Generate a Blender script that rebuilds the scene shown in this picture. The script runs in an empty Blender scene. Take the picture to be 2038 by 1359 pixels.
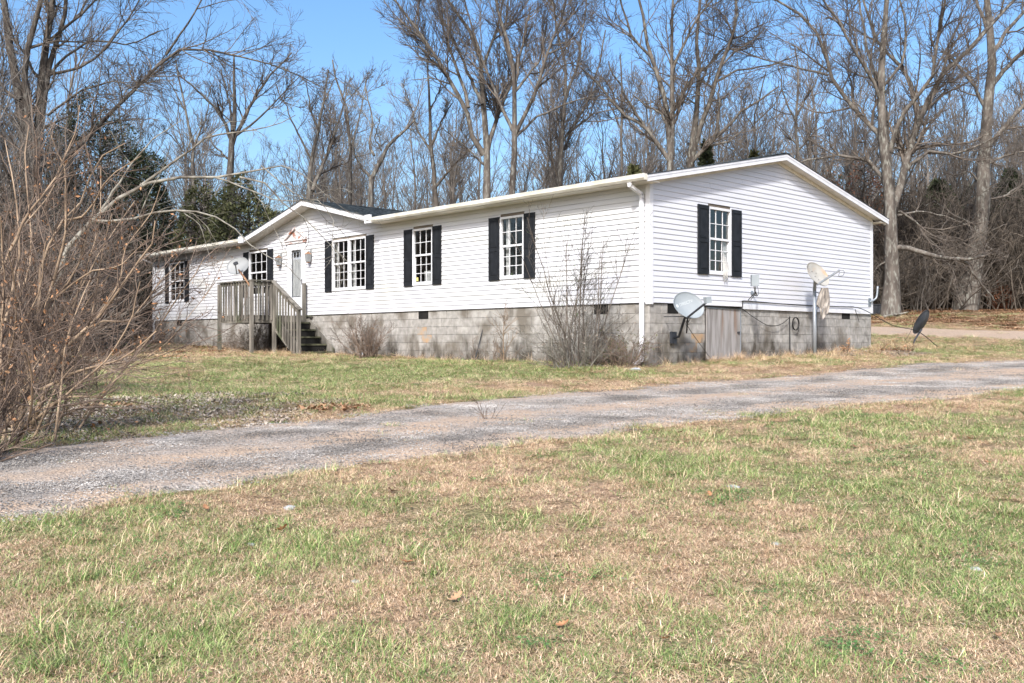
import bpy, math, random
import numpy as np
from mathutils import Matrix, Vector
rng = np.random.default_rng(7); random.seed(7)
SC = bpy.context.scene; COL = SC.collection

# ------------------------------------------------------------------ camera, sky, sun, exposure
FPX, CX, CY = 1925.0, 1019.0, 680.0
TH = math.radians(136.9)
FW = np.array([math.cos(TH), math.sin(TH), 0]); RT = np.array([math.sin(TH), -math.cos(TH), 0]); UP = np.array([0, 0, 1.0])
CAM = np.array([12.18, -15.15, 0.48])
cd = bpy.data.cameras.new('camera'); cam = bpy.data.objects.new('camera', cd); COL.objects.link(cam)
cd.sensor_width = 36; cd.lens = FPX / 2038 * 36; cd.clip_start = 0.05; cd.clip_end = 3000
M = Matrix(((RT[0], UP[0], -FW[0], CAM[0]), (RT[1], UP[1], -FW[1], CAM[1]), (RT[2], UP[2], -FW[2], CAM[2]), (0, 0, 0, 1)))
cam.matrix_world = M; SC.camera = cam

SUN_EL = math.radians(38); SUN_H = np.array([0.52, -0.854])
sd = np.array([SUN_H[0] * math.cos(SUN_EL), SUN_H[1] * math.cos(SUN_EL), math.sin(SUN_EL)])
W = bpy.data.worlds.new('World'); SC.world = W; W.use_nodes = True
nt = W.node_tree; nt.nodes.clear()
sky = nt.nodes.new('ShaderNodeTexSky'); sky.sky_type = 'NISHITA'; sky.sun_disc = False
sky.sun_elevation = SUN_EL; sky.sun_rotation = math.atan2(SUN_H[0], SUN_H[1])
sky.air_density = 1.0; sky.dust_density = 3.2; sky.ozone_density = 2.4
hs = nt.nodes.new('ShaderNodeHueSaturation'); hs.inputs['Saturation'].default_value = 1.22; hs.inputs['Value'].default_value = .93
bg = nt.nodes.new('ShaderNodeBackground'); bg.inputs['Strength'].default_value = 0.15
wo = nt.nodes.new('ShaderNodeOutputWorld')
nt.links.new(sky.outputs[0], hs.inputs['Color']); nt.links.new(hs.outputs[0], bg.inputs[0]); nt.links.new(bg.outputs[0], wo.inputs[0])
sl = bpy.data.lights.new('sun', 'SUN'); sl.energy = 3.1; sl.angle = math.radians(4.5); sl.color = (1, 0.97, 0.93)
so = bpy.data.objects.new('sun', sl); COL.objects.link(so)
so.rotation_euler = Vector(-sd).to_track_quat('-Z', 'Y').to_euler()
SC.view_settings.view_transform = 'Standard'; SC.view_settings.look = 'None'; SC.view_settings.gamma = 1
SC.view_settings.exposure = 0.93
SC.cycles.max_bounces = 6; SC.cycles.transparent_max_bounces = 12; SC.cycles.diffuse_bounces = 3

# ------------------------------------------------------------------ geometry of the place
def ray(u, v):
    return FW + RT * ((u - CX) / FPX) - UP * ((v - CY) / FPX)
def at(u, v, d):
    return CAM + d * ray(u, v)
def cw(d, l, z=0.0):               # depth / lateral metres -> world
    p = CAM + d * FW + l * RT; return np.array([p[0], p[1], z])
_ctl = []
for d in (-12, 0, 4, 8, 12, 16):
    for l in (-14, -6, -1, 4, 9, 15):
        _ctl.append((*cw(d, l)[:2], -0.97 + 0.05 * d - (0.02 * max(0, d - 10) if l < -5 else 0)))
for x, y, z in [(0, 0, 0), (-4, 0, 0.0), (-8, 0, .07), (-12, 0, .14), (-16, 0, .2), (-20, 0, .3), (-23.8, 0, .42), (0, 2, .07), (0, 4, .12), (0, 9.28, .32), (-23.8, 9.3, .8), (-12, 9.3, .6)]:
    _ctl.append((x, y, z))
for u, v, d in [(1760, 668, 31), (2000, 672, 31), (1760, 650, 36), (2000, 655, 36), (1760, 628, 42), (2000, 628, 42), (1800, 612, 50), (2100, 612, 50),
                (250, 667, 42), (100, 672, 38), (230, 655, 50), (-100, 660, 50), (600, 640, 55), (1200, 625, 55), (100, 640, 80), (1000, 610, 80), (2000, 600, 80), (-200, 700, 28), (150, 692, 28),
                (-800, 640, 80), (2900, 600, 80), (2600, 660, 36), (2400, 720, 22)]:
    p = at(u, v, d); _ctl.append((p[0], p[1], p[2]))
_ctl = np.array(_ctl)
def _tps(r2): return 0.5 * r2 * np.log(r2 + 1e-9)
_n = len(_ctl); _K = _tps(((_ctl[:, None, :2] - _ctl[None, :, :2]) ** 2).sum(-1)) + np.eye(_n) * 8.0
_P = np.c_[np.ones(_n), _ctl[:, :2]]; _A = np.block([[_K, _P], [_P.T, np.zeros((3, 3))]])
_w = np.linalg.solve(_A, np.r_[_ctl[:, 2], 0, 0, 0])
def hash2(ix, iy, s):
    h = (ix.astype(np.int64) * 374761393 + iy.astype(np.int64) * 668265263 + s * 974711) & 0xffffffff
    h = ((h ^ (h >> 13)) * 1274126177) & 0xffffffff
    return ((h ^ (h >> 16)) & 0xffff) / 65535.0
def vnoise(x, y, s=0):
    ix = np.floor(x); iy = np.floor(y); fx = x - ix; fy = y - iy
    fx = fx * fx * (3 - 2 * fx); fy = fy * fy * (3 - 2 * fy)
    a = hash2(ix, iy, s); b = hash2(ix + 1, iy, s); c = hash2(ix, iy + 1, s); d = hash2(ix + 1, iy + 1, s)
    return (a * (1 - fx) + b * fx) * (1 - fy) + (c * (1 - fx) + d * fx) * fy
def fbm(x, y, s=0, o=4):
    t = 0; a = 0.5; n = 0
    for i in range(o):
        t = t + a * vnoise(x * 2 ** i + 17.3 * i, y * 2 ** i + 5.1 * i, s + i); n += a; a *= 0.5
    return t / n
def T(x, y, bump=True):
    x = np.atleast_1d(np.asarray(x, float)); y = np.atleast_1d(np.asarray(y, float))
    dx = x - CAM[0]; dy = y - CAM[1]; r = np.hypot(dx, dy) + 1e-6; k = np.minimum(1, 85 / r)
    X = CAM[0] + dx * k; Y = CAM[1] + dy * k
    out = np.zeros(len(X))
    for i in range(0, len(X), 20000):
        q = np.stack([X[i:i + 20000], Y[i:i + 20000]], 1)
        out[i:i + 20000] = _tps(((q[:, None] - _ctl[None, :, :2]) ** 2).sum(-1)) @ _w[:_n] + _w[_n] + q @ _w[_n + 1:]
    if bump:
        out = out + (fbm(x * 1.1, y * 1.1, 3, 3) - 0.5) * 0.05 + (fbm(x * 0.25, y * 0.25, 9, 2) - 0.5) * 0.10
    return out
def gp(u, v, dmax=90):             # pixel -> point on the terrain
    ds = np.linspace(2, dmax, 3000); P = CAM + ds[:, None] * ray(u, v)[None]
    h = P[:, 2] - T(P[:, 0], P[:, 1]); i = np.argmax(h < 0)
    if h[i] >= 0: i = len(ds) - 1
    p = P[i].copy(); p[2] = T(p[0], p[1])[0]; return p
def gz(x, y): return float(T(x, y)[0])

# ------------------------------------------------------------------ mesh helpers
TRIS = [0]
def mesh(name, V, Fq, smooth=False, mats=(), midx=None, attrs=None):
    """V (n,3); Fq: array of quads (m,4) or (m,3), or a list of mixed faces"""
    me = bpy.data.meshes.new(name)
    V = np.asarray(V, np.float32).reshape(-1, 3)
    if isinstance(Fq, np.ndarray):
        k = Fq.shape[1]; m = len(Fq); lt = np.full(m, k, np.int32); li = Fq.astype(np.int32).ravel()
    else:
        lt = np.array([len(f) for f in Fq], np.int32); li = np.array([i for f in Fq for i in f], np.int32); m = len(lt)
    me.vertices.add(len(V)); me.vertices.foreach_set('co', V.ravel())
    me.loops.add(len(li)); me.loops.foreach_set('vertex_index', li)
    me.polygons.add(m); ls = np.zeros(m, np.int32); ls[1:] = np.cumsum(lt)[:-1]
    me.polygons.foreach_set('loop_start', ls); me.polygons.foreach_set('loop_total', lt)
    me.polygons.foreach_set('use_smooth', np.full(m, bool(smooth)))
    for mm in mats: me.materials.append(mm)
    if midx is not None: me.polygons.foreach_set('material_index', np.asarray(midx, np.int32))
    if attrs:
        for an, av in attrs.items():
            a = me.attributes.new(an, 'FLOAT', 'POINT'); a.data.foreach_set('value', np.asarray(av, np.float32))
    me.update(calc_edges=True); TRIS[0] += int((lt - 2).sum())
    return me
def link(name, me, parent=None, loc=None, root=None):
    o = bpy.data.objects.new(name, me); COL.objects.link(o)
    if parent is not None:
        o.parent = parent
        if parent.type == 'EMPTY': o.matrix_parent_inverse = Matrix.Translation(-Vector(parent.location))
    if loc is not None: o.location = loc
    return o
def tag(o, label=None, cat=None, group=None, kind=None):
    if label: o['label'] = label
    if cat: o['category'] = cat
    if group: o['group'] = group
    if kind: o['kind'] = kind
    return o
def thing(name, loc, label, cat, group=None):
    o = bpy.data.objects.new(name, None); COL.objects.link(o); o.location = Vector([float(a) for a in loc]); o.empty_display_size = 0.2
    return tag(o, label, cat, group)
BOXF = [(0, 3, 2, 1), (4, 5, 6, 7), (0, 1, 5, 4), (1, 2, 6, 5), (2, 3, 7, 6), (3, 0, 4, 7)]
class MB:
    def __init__(s): s.v = []; s.f = []; s.c = []
    def add(s, V, F):
        n = len(s.v); s.c.append((n, len(s.f))); s.v += [tuple(map(float, p)) for p in V]; s.f += [tuple(i + n for i in f) for f in F]; return s
    def box(s, a, b):
        x0, y0, z0 = a; x1, y1, z1 = b
        return s.add([(x0, y0, z0), (x1, y0, z0), (x1, y1, z0), (x0, y1, z0), (x0, y0, z1), (x1, y0, z1), (x1, y1, z1), (x0, y1, z1)], BOXF)
    def beam(s, p, q, w, h, up=(0, 0, 1)):
        p = np.array(p, float); q = np.array(q, float); t = q - p; t /= np.linalg.norm(t)
        up = np.array(up, float); sdv = np.cross(t, up)
        if np.linalg.norm(sdv) < 1e-4: sdv = np.cross(t, (1, 0, 0))
        sdv /= np.linalg.norm(sdv); u = np.cross(sdv, t)
        c = [(-1, -1), (1, -1), (1, 1), (-1, 1)]
        V = [p + sdv * a * w / 2 + u * b * h / 2 for a, b in c] + [q + sdv * a * w / 2 + u * b * h / 2 for a, b in c]
        return s.add(V, BOXF)
    def prism(s, poly, d):          # poly: list of 3-D points, d: extrusion vector
        n = len(poly); d = np.array(d, float); P = [np.array(p, float) for p in poly]
        F = [tuple(range(n))[::-1], tuple(range(n, 2 * n))] + [(i, (i + 1) % n, n + (i + 1) % n, n + i) for i in range(n)]
        return s.add(P + [p + d for p in P], F)
    def tube(s, pts, r, k=8, cap=True):
        P = np.array(pts, float)[None]; R = (np.full(P.shape[1], r) if np.isscalar(r) else np.array(r, float))[None]
        V, F = sweep(P, R, k); F = [tuple(f) for f in F]
        if cap: n = P.shape[1]; F += [tuple(range(k))[::-1], tuple(range((n - 1) * k, n * k))]
        return s.add(V, F)
    def pieces(s, name, mt, parent=None, smooth=False, label=None):      # one object for each piece added
        cs = s.c + [(len(s.v), len(s.f))]; out = []
        for (a, fa), (b, fb) in zip(cs[:-1], cs[1:]):
            out.append(link(name, mesh(name, s.v[a:b], [tuple(i - a for i in f) for f in s.f[fa:fb]], smooth, (mt,)), parent))
            if label: out[-1]['label'] = label
        return out
    def build(s, name, mt, parent=None, smooth=False):
        return link(name, mesh(name, s.v, s.f, smooth, (mt,)), parent)
def sweep(P, R, k):
    N, n, _ = P.shape
    t = np.gradient(P, axis=1); t /= np.linalg.norm(t, axis=2, keepdims=True) + 1e-9
    m = np.abs(t).mean(1); ax = np.argmin(m, 1); ref = np.eye(3)[ax][:, None, :]
    u = np.cross(t, ref); u /= np.linalg.norm(u, axis=2, keepdims=True) + 1e-9; v = np.cross(t, u)
    a = np.arange(k) / k * 2 * np.pi
    V = P[:, :, None, :] + R[:, :, None, None] * (np.cos(a)[None, None, :, None] * u[:, :, None, :] + np.sin(a)[None, None, :, None] * v[:, :, None, :])
    i = np.arange(n - 1)[:, None]; j = np.arange(k)[None]; j2 = (j + 1) % k
    q = np.stack([i * k + j, i * k + j2, (i + 1) * k + j2, (i + 1) * k + j], -1).reshape(-1, 4)
    Fq = (q[None] + (np.arange(N) * n * k)[:, None, None]).reshape(-1, 4)
    return V.reshape(-1, 3), Fq

# ------------------------------------------------------------------ materials
def pm(name, c1, c2, scale=6, rough=0.8, bump=0.0, bscale=None, detail=5, stretch=(1, 1, 1), c3=None, s3=1.5, lo=.35, hi=.65, lo3=.5, hi3=.65, rnd=0.0, world=False, spec=0.3, metal=0.0):
    m = bpy.data.materials.new(name); m.use_nodes = True; t = m.node_tree; N = t.nodes; L = t.links; b = N['Principled BSDF']
    b.inputs['Roughness'].default_value = rough; b.inputs['Specular IOR Level'].default_value = spec; b.inputs['Metallic'].default_value = metal
    if world: src = N.new('ShaderNodeNewGeometry').outputs['Position']
    else: src = N.new('ShaderNodeTexCoord').outputs['Object']
    mp = N.new('ShaderNodeMapping'); mp.inputs['Scale'].default_value = stretch; L.new(src, mp.inputs['Vector'])
    def noise(sc, det=detail):
        n = N.new('ShaderNodeTexNoise'); n.inputs['Scale'].default_value = sc; n.inputs['Detail'].default_value = det; L.new(mp.outputs[0], n.inputs['Vector']); return n.outputs['Fac']
    def rmp(f, a, c):
        r = N.new('ShaderNodeMapRange'); r.inputs['From Min'].default_value = a; r.inputs['From Max'].default_value = c; L.new(f, r.inputs['Value']); return r.outputs[0]
    def mix(f, a, c):
        x = N.new('ShaderNodeMix'); x.data_type = 'RGBA'
        if hasattr(f, 'links'): L.new(f, x.inputs[0])
        else: x.inputs[0].default_value = f
        for k_, vv in ((6, a), (7, c)):
            if hasattr(vv, 'links'): L.new(vv, x.inputs[k_])
            else: x.inputs[k_].default_value = (*vv, 1)
        return x.outputs[2]
    col = mix(rmp(noise(scale), lo, hi), c1, c2)
    if c3 is not None: col = mix(rmp(noise(s3), lo3, hi3), col, c3)
    if rnd:
        oi = N.new('ShaderNodeObjectInfo'); mr = N.new('ShaderNodeMapRange'); mr.inputs['To Min'].default_value = 1 - rnd; mr.inputs['To Max'].default_value = 1 + rnd
        L.new(oi.outputs['Random'], mr.inputs['Value']); hv = N.new('ShaderNodeHueSaturation'); L.new(mr.outputs[0], hv.inputs['Value']); L.new(col, hv.inputs['Color']); col = hv.outputs[0]
    L.new(col, b.inputs['Base Color'])
    if bump:
        bn = N.new('ShaderNodeBump'); bn.inputs['Strength'].default_value = bump; bn.inputs['Distance'].default_value = 0.02
        L.new(noise(bscale or scale * 3, 6), bn.inputs['Height']); L.new(bn.outputs[0], b.inputs['Normal'])
    m['c'] = 1
    return m
def nodes_of(m): return m.node_tree.nodes, m.node_tree.links, m.node_tree.nodes['Principled BSDF']

M_bark = pm('bark', (.05, .042, .036), (.13, .113, .098), 3, .9, .8, 14, stretch=(1, 1, .35), c3=(.22, .22, .195), s3=11, lo3=.5, hi3=.72)
M_bark2 = pm('bark_dark', (.038, .031, .027), (.105, .09, .077), 3, .9, .8, 14, stretch=(1, 1, .35), c3=(.16, .16, .145), s3=12, lo3=.52, hi3=.7)
M_twig = pm('twig', (.06, .049, .041), (.165, .14, .118), 1.2, .85)
M_twig_l = pm('twig_lichen', (.09, .075, .06), (.27, .26, .225), 5, .85)
M_twig_t = pm('twig_tan', (.17, .12, .08), (.36, .27, .19), 2.2, .8)
M_twig_r = pm('twig_brown', (.085, .06, .047), (.235, .178, .14), 2.5, .85)
M_brush = pm('thicket', (.045, .037, .030), (.135, .113, .092), 1.5, .95, rnd=.3)
M_wood_far = pm('woodland_bark', (.075, .065, .057), (.185, .165, .145), .6, .95, rnd=.3)
M_siding = pm('vinyl_siding', (.52, .53, .57), (.58, .59, .635), .8, .42, stretch=(.6, .6, 3), c3=(.44, .435, .35), s3=.8, lo3=.44, hi3=.95, world=True)
M_siding2 = pm('vinyl_siding_gable', (.52, .53, .57), (.58, .59, .635), .8, .42, stretch=(.6, .6, 3), c3=(.48, .475, .42), s3=1.1, lo3=.62, hi3=.9, world=True)
M_white = pm('white_trim', (.58, .59, .62), (.66, .67, .70), 4, .45, world=True)
M_soffit = pm('soffit', (.60, .57, .50), (.70, .67, .60), 5, .6, world=True)
M_gutter = pm('aged_gutter', (.55, .53, .46), (.72, .71, .66), 3, .5, stretch=(1, 1, 1), world=True)
M_shut = pm('black_shutter', (.007, .008, .010), (.014, .016, .020), 6, .6, .1, 40)
M_block = pm('concrete_block', (.245, .235, .22), (.355, .342, .322), 7, .95, .6, 70, world=True, rnd=.11, c3=(.145, .13, .11), s3=1.5, lo3=.5, hi3=.66)
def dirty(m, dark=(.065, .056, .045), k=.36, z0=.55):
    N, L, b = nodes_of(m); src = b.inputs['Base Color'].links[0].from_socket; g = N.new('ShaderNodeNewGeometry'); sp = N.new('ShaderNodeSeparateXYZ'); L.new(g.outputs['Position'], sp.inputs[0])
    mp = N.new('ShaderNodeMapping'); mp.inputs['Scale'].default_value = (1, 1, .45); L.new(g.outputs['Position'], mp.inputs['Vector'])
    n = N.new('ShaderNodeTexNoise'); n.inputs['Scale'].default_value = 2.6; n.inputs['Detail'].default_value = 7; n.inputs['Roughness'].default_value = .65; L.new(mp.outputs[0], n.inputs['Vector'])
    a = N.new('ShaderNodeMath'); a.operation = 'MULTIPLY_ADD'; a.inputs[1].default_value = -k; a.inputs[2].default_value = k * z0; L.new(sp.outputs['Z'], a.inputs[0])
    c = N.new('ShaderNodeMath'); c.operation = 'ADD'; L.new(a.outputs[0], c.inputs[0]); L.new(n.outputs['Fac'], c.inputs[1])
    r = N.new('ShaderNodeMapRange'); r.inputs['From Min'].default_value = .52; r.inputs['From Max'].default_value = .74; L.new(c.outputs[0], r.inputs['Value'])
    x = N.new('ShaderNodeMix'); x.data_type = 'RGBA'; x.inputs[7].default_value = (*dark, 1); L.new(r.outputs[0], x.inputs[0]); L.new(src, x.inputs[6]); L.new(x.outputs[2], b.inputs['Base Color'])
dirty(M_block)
M_mortar = pm('mortar', (.10, .092, .085), (.21, .195, .18), 9, .95, .4, 50, world=True)
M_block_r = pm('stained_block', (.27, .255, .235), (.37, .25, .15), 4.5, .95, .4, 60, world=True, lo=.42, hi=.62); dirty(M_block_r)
M_shing = pm('shingle', (.020, .026, .032), (.075, .095, .11), 9, .9, .5, 60, stretch=(1, 1, 1), detail=3)
M_deckw = pm('weathered_wood', (.075, .07, .06), (.22, .205, .18), 5, .9, .5, 40, stretch=(1, 1, .25), c3=(.07, .085, .045), s3=2, lo3=.5, hi3=.75, world=True, rnd=.12)
M_moss = pm('mossy_tread', (.035, .038, .022), (.10, .10, .065), 5, .95, .5, 40, world=True)
M_ply = pm('weathered_plywood', (.18, .168, .158), (.30, .287, .282), 5, .85, .3, 40, stretch=(2.2, 2.2, .28), world=True, lo=.35, hi=.6, c3=(.20, .13, .09), s3=1.8, lo3=.6, hi3=.75)
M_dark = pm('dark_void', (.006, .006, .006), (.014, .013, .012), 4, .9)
M_black = pm('black_cable', (.008, .008, .008), (.016, .016, .016), 9, .5)
M_iron = pm('dark_steel', (.02, .022, .028), (.045, .05, .06), 8, .5, .1, 30)
M_galv = pm('galvanised_steel', (.20, .23, .26), (.32, .35, .39), 8, .4, stretch=(1, 1, .2), metal=.4)
M_dish = pm('dish_grey', (.22, .25, .27), (.27, .30, .32), 3, .5)
M_dishw = pm('dish_pale', (.20, .21, .215), (.26, .27, .275), 3, .5)
M_dishr = pm('dish_rusty', (.30, .29, .26), (.38, .37, .34), 5, .55, c3=(.45, .20, .05), s3=2.0, lo3=.54, hi3=.72)
M_dishb = pm('dish_back', (.022, .026, .034), (.055, .062, .075), 4, .5)
M_letter = pm('lettering', (.42, .46, .48), (.46, .50, .52), 4, .5)
M_rust = pm('rust', (.16, .08, .045), (.30, .18, .11), 9, .9)
M_peel = pm('peeling_paint', (.50, .47, .47), (.57, .54, .54), 5, .8, c3=(.27, .12, .08), s3=4, lo3=.54, hi3=.62)
M_cloth = pm('rag_cloth', (.10, .09, .085), (.36, .33, .30), 7, .95, stretch=(2, 2, .6))
M_curt = pm('curtain', (.36, .355, .345), (.52, .51, .49), 10, .9, stretch=(3, 3, .4))
M_room = pm('room', (.12, .10, .08), (.22, .19, .16), 1, .9)
M_stone = pm('stone', (.15, .14, .13), (.38, .36, .34), 1.2, .9, rnd=.4, world=True)
M_stone_t = pm('pale_stone', (.24, .25, .26), (.42, .43, .44), 8, .9)
M_leaf = pm('dry_leaf', (.15, .085, .045), (.36, .22, .13), 3, .8, rnd=.3, world=True)
M_leafg = pm('grey_leaf', (.20, .165, .135), (.42, .36, .30), 3, .85, rnd=.3, world=True)
M_leafo = pm('orange_leaf', (.26, .12, .055), (.42, .23, .12), 4, .75)
M_cedar = pm('cedar_foliage', (.020, .028, .015), (.06, .075, .038), 1.5, .8, rnd=.1)
M_olive = pm('olive_foliage', (.05, .058, .026), (.13, .135, .06), 1.5, .75, rnd=.1)
M_greenleaf = pm('green_leaf', (.06, .13, .035), (.15, .25, .08), 5, .6)

def blade_mat(name, ca, cb, cc):
    m = bpy.data.materials.new(name); m.use_nodes = True; N, L, b = nodes_of(m)
    at_ = N.new('ShaderNodeAttribute'); at_.attribute_name = 'bl'
    r = N.new('ShaderNodeValToRGB'); e = r.color_ramp.elements; e[0].color = (*ca, 1); e[1].color = (*cc, 1); x = e.new(.5); x.color = (*cb, 1)
    L.new(at_.outputs['Fac'], r.inputs[0])
    oi = N.new('ShaderNodeObjectInfo'); mr = N.new('ShaderNodeMapRange'); mr.inputs['To Min'].default_value = .82; mr.inputs['To Max'].default_value = 1.18
    L.new(oi.outputs['Random'], mr.inputs['Value']); hv = N.new('ShaderNodeHueSaturation'); L.new(mr.outputs[0], hv.inputs['Value']); L.new(r.outputs[0], hv.inputs['Color'])
    L.new(hv.outputs[0], b.inputs['Base Color']); b.inputs['Roughness'].default_value = .65; b.inputs['Specular IOR Level'].default_value = .25
    return m
M_green = blade_mat('green_grass', (.05, .11, .025), (.16, .26, .065), (.42, .47, .20))
M_straw = blade_mat('straw_grass', (.22, .14, .08), (.57, .395, .25), (.84, .67, .48))

# ground: colours come from what grows or lies there (attributes green, litter)
def ground_mat():
    m = bpy.data.materials.new('lawn_soil'); m.use_nodes = True; N, L, b = nodes_of(m)
    pos = N.new('ShaderNodeNewGeometry').outputs['Position']
    def no(sc, det=6):
        n = N.new('ShaderNodeTexNoise'); n.inputs['Scale'].default_value = sc; n.inputs['Detail'].default_value = det; L.new(pos, n.inputs['Vector']); return n.outputs['Fac']
    def rmp(f, a, c):
        r = N.new('ShaderNodeMapRange'); r.inputs['From Min'].default_value = a; r.inputs['From Max'].default_value = c; L.new(f, r.inputs['Value']); return r.outputs[0]
    def mix(f, a, c):
        x = N.new('ShaderNodeMix'); x.data_type = 'RGBA'; L.new(f, x.inputs[0])
        for k_, vv in ((6, a), (7, c)):
            if hasattr(vv, 'links'): L.new(vv, x.inputs[k_])
            else: x.inputs[k_].default_value = (*vv, 1)
        return x.outputs[2]
    def attr(n):
        a = N.new('ShaderNodeAttribute'); a.attribute_name = n; return a.outputs['Fac']
    fine = rmp(no(38), .3, .7)
    straw = mix(fine, (.11, .07, .045), (.52, .36, .24)); green = mix(fine, (.05, .065, .022), (.22, .27, .10))
    lit = mix(rmp(no(16), .35, .65), (.09, .055, .035), (.33, .20, .12))
    c = mix(attr('green'), straw, green); c = mix(attr('litter'), c, lit)
    L.new(c, b.inputs['Base Color']); b.inputs['Roughness'].default_value = 1; b.inputs['Specular IOR Level'].default_value = .1
    bn = N.new('ShaderNodeBump'); bn.inputs['Strength'].default_value = .9; bn.inputs['Distance'].default_value = .05; L.new(no(45), bn.inputs['Height']); L.new(bn.outputs[0], b.inputs['Normal'])
    return m
def gravel_mat(name, tanmix=.5):
    m = bpy.data.materials.new(name); m.use_nodes = True; N, L, b = nodes_of(m)
    pos = N.new('ShaderNodeNewGeometry').outputs['Position']
    def no(sc, det=6):
        n = N.new('ShaderNodeTexNoise'); n.inputs['Scale'].default_value = sc; n.inputs['Detail'].default_value = det; L.new(pos, n.inputs['Vector']); return n.outputs['Fac']
    def rmp(f, a, c):
        r = N.new('ShaderNodeMapRange'); r.inputs['From Min'].default_value = a; r.inputs['From Max'].default_value = c; L.new(f, r.inputs['Value']); return r.outputs[0]
    def mix(f, a, c):
        x = N.new('ShaderNodeMix'); x.data_type = 'RGBA'; L.new(f, x.inputs[0])
        for k_, vv in ((6, a), (7, c)):
            if hasattr(vv, 'links'): L.new(vv, x.inputs[k_])
            else: x.inputs[k_].default_value = (*vv, 1)
        return x.outputs[2]
    vo = N.new('ShaderNodeTexVoronoi'); vo.inputs['Scale'].default_value = 48; L.new(pos, vo.inputs['Vector'])
    sx = N.new('ShaderNodeSeparateColor'); L.new(vo.outputs['Color'], sx.inputs[0])
    g = mix(sx.outputs[0], (.15, .14, .13), (.41, .39, .365))
    tan = mix(rmp(no(30), .3, .7), (.30, .225, .165), (.50, .385, .29))
    a = N.new('ShaderNodeAttribute'); a.attribute_name = 'dust'
    ad = N.new('ShaderNodeMath'); ad.operation = 'ADD'; L.new(a.outputs['Fac'], ad.inputs[0]); n2 = rmp(no(1.6, 5), .35, .7)
    mm = N.new('ShaderNodeMath'); mm.operation = 'MULTIPLY'; mm.inputs[1].default_value = tanmix; L.new(n2, mm.inputs[0]); L.new(mm.outputs[0], ad.inputs[1])
    ad.use_clamp = True
    c = mix(ad.outputs[0], g, tan); dk = rmp(no(26, 8), .58, .70); c = mix(dk, c, (.13, .12, .11))
    L.new(c, b.inputs['Base Color']); b.inputs['Roughness'].default_value = .95; b.inputs['Specular IOR Level'].default_value = .15
    bn = N.new('ShaderNodeBump'); bn.inputs['Strength'].default_value = .7; bn.inputs['Distance'].default_value = .02; L.new(vo.outputs['Distance'], bn.inputs['Height'])
    L.new(bn.outputs[0], b.inputs['Normal'])
    return m
M_ground = ground_mat(); M_gravel = gravel_mat('gravel', 1.0)

def glass_mat():
    m = bpy.data.materials.new('window_glass'); m.use_nodes = True; t = m.node_tree; N = t.nodes; L = t.links
    N.remove(N['Principled BSDF']); out = N['Material Output']
    tr = N.new('ShaderNodeBsdfTransparent'); tr.inputs[0].default_value = (.85, .88, .90, 1)
    gl = N.new('ShaderNodeBsdfGlossy'); gl.inputs['Roughness'].default_value = .02
    tc = N.new('ShaderNodeNewGeometry'); no = N.new('ShaderNodeTexNoise'); no.inputs['Scale'].default_value = 3.0; L.new(tc.outputs['Position'], no.inputs['Vector'])
    bn = N.new('ShaderNodeBump'); bn.inputs['Strength'].default_value = .12; bn.inputs['Distance'].default_value = .03; L.new(no.outputs['Fac'], bn.inputs['Height']); L.new(bn.outputs[0], gl.inputs['Normal'])
    lw = N.new('ShaderNodeLayerWeight'); lw.inputs['Blend'].default_value = .5; pw = N.new('ShaderNodeMath'); pw.operation = 'POWER'; pw.inputs[1].default_value = 3.5; L.new(lw.outputs['Facing'], pw.inputs[0])
    fr = N.new('ShaderNodeMath'); fr.operation = 'MULTIPLY_ADD'; fr.inputs[1].default_value = .8; fr.inputs[2].default_value = .10; L.new(pw.outputs[0], fr.inputs[0])
    mx = N.new('ShaderNodeMixShader'); L.new(fr.outputs[0], mx.inputs[0]); L.new(tr.outputs[0], mx.inputs[1]); L.new(gl.outputs[0], mx.inputs[2]); L.new(mx.outputs[0], out.inputs[0])
    return m
M_glass = glass_mat()

# ------------------------------------------------------------------ ground, drives
far_px = [(-420, 962), (-150, 925), (0, 905), (210, 880), (500, 850), (650, 838), (780, 818), (1000, 793), (1200, 780), (1447, 757), (1693, 738), (2038, 716), (2250, 704)]
near_px = [(-420, 1090), (-150, 1052), (0, 1030), (300, 985), (500, 958), (700, 927), (900, 903), (1050, 882), (1200, 862), (1430, 836), (1623, 813), (1755, 801), (2038, 774), (2250, 757)]
def resample(P, n):
    P = np.array(P, float); s = np.r_[0, np.cumsum(np.linalg.norm(np.diff(P[:, :2], axis=0), axis=1))]
    t = np.linspace(0, s[-1], n); return np.stack([np.interp(t, s, P[:, i]) for i in range(P.shape[1])], 1)
FE = resample([gp(*q) for q in far_px], 400); NE = resample([gp(*q) for q in near_px], 400)
for E_, s_ in ((FE, 11), (NE, 23)):          # ragged grass edge
    tt = np.arange(400) * .075; E_ += (RT * 0 + FW)[None] * ((fbm(tt * 1.2, tt * 0 + s_, s_, 4) - .5) * .55)[:, None]
DRV = np.r_[FE[:, :2], NE[::-1, :2]]
f2 = [(1560, 651), (1735, 651), (1880, 655), (2038, 659), (2300, 664)]; n2 = [(1560, 664), (1735, 666), (1880, 671), (2038, 677), (2300, 686)]
F2 = resample([gp(*q) for q in f2], 120); N2 = resample([gp(*q) for q in n2], 120)
DRV2 = np.r_[F2[:, :2], N2[::-1, :2]]
def inpoly(x, y, P):
    c = np.zeros(len(x), bool); xj, yj = P[-1]
    for xi, yi in P[::4] if len(P) > 100 else P:
        k = (yi > y) != (yj > y)
        with np.errstate(divide='ignore', invalid='ignore'):
            c ^= k & (x < (xj - xi) * (y - yi) / (yj - yi + 1e-12) + xi)
        xj, yj = xi, yi
    return c
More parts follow.
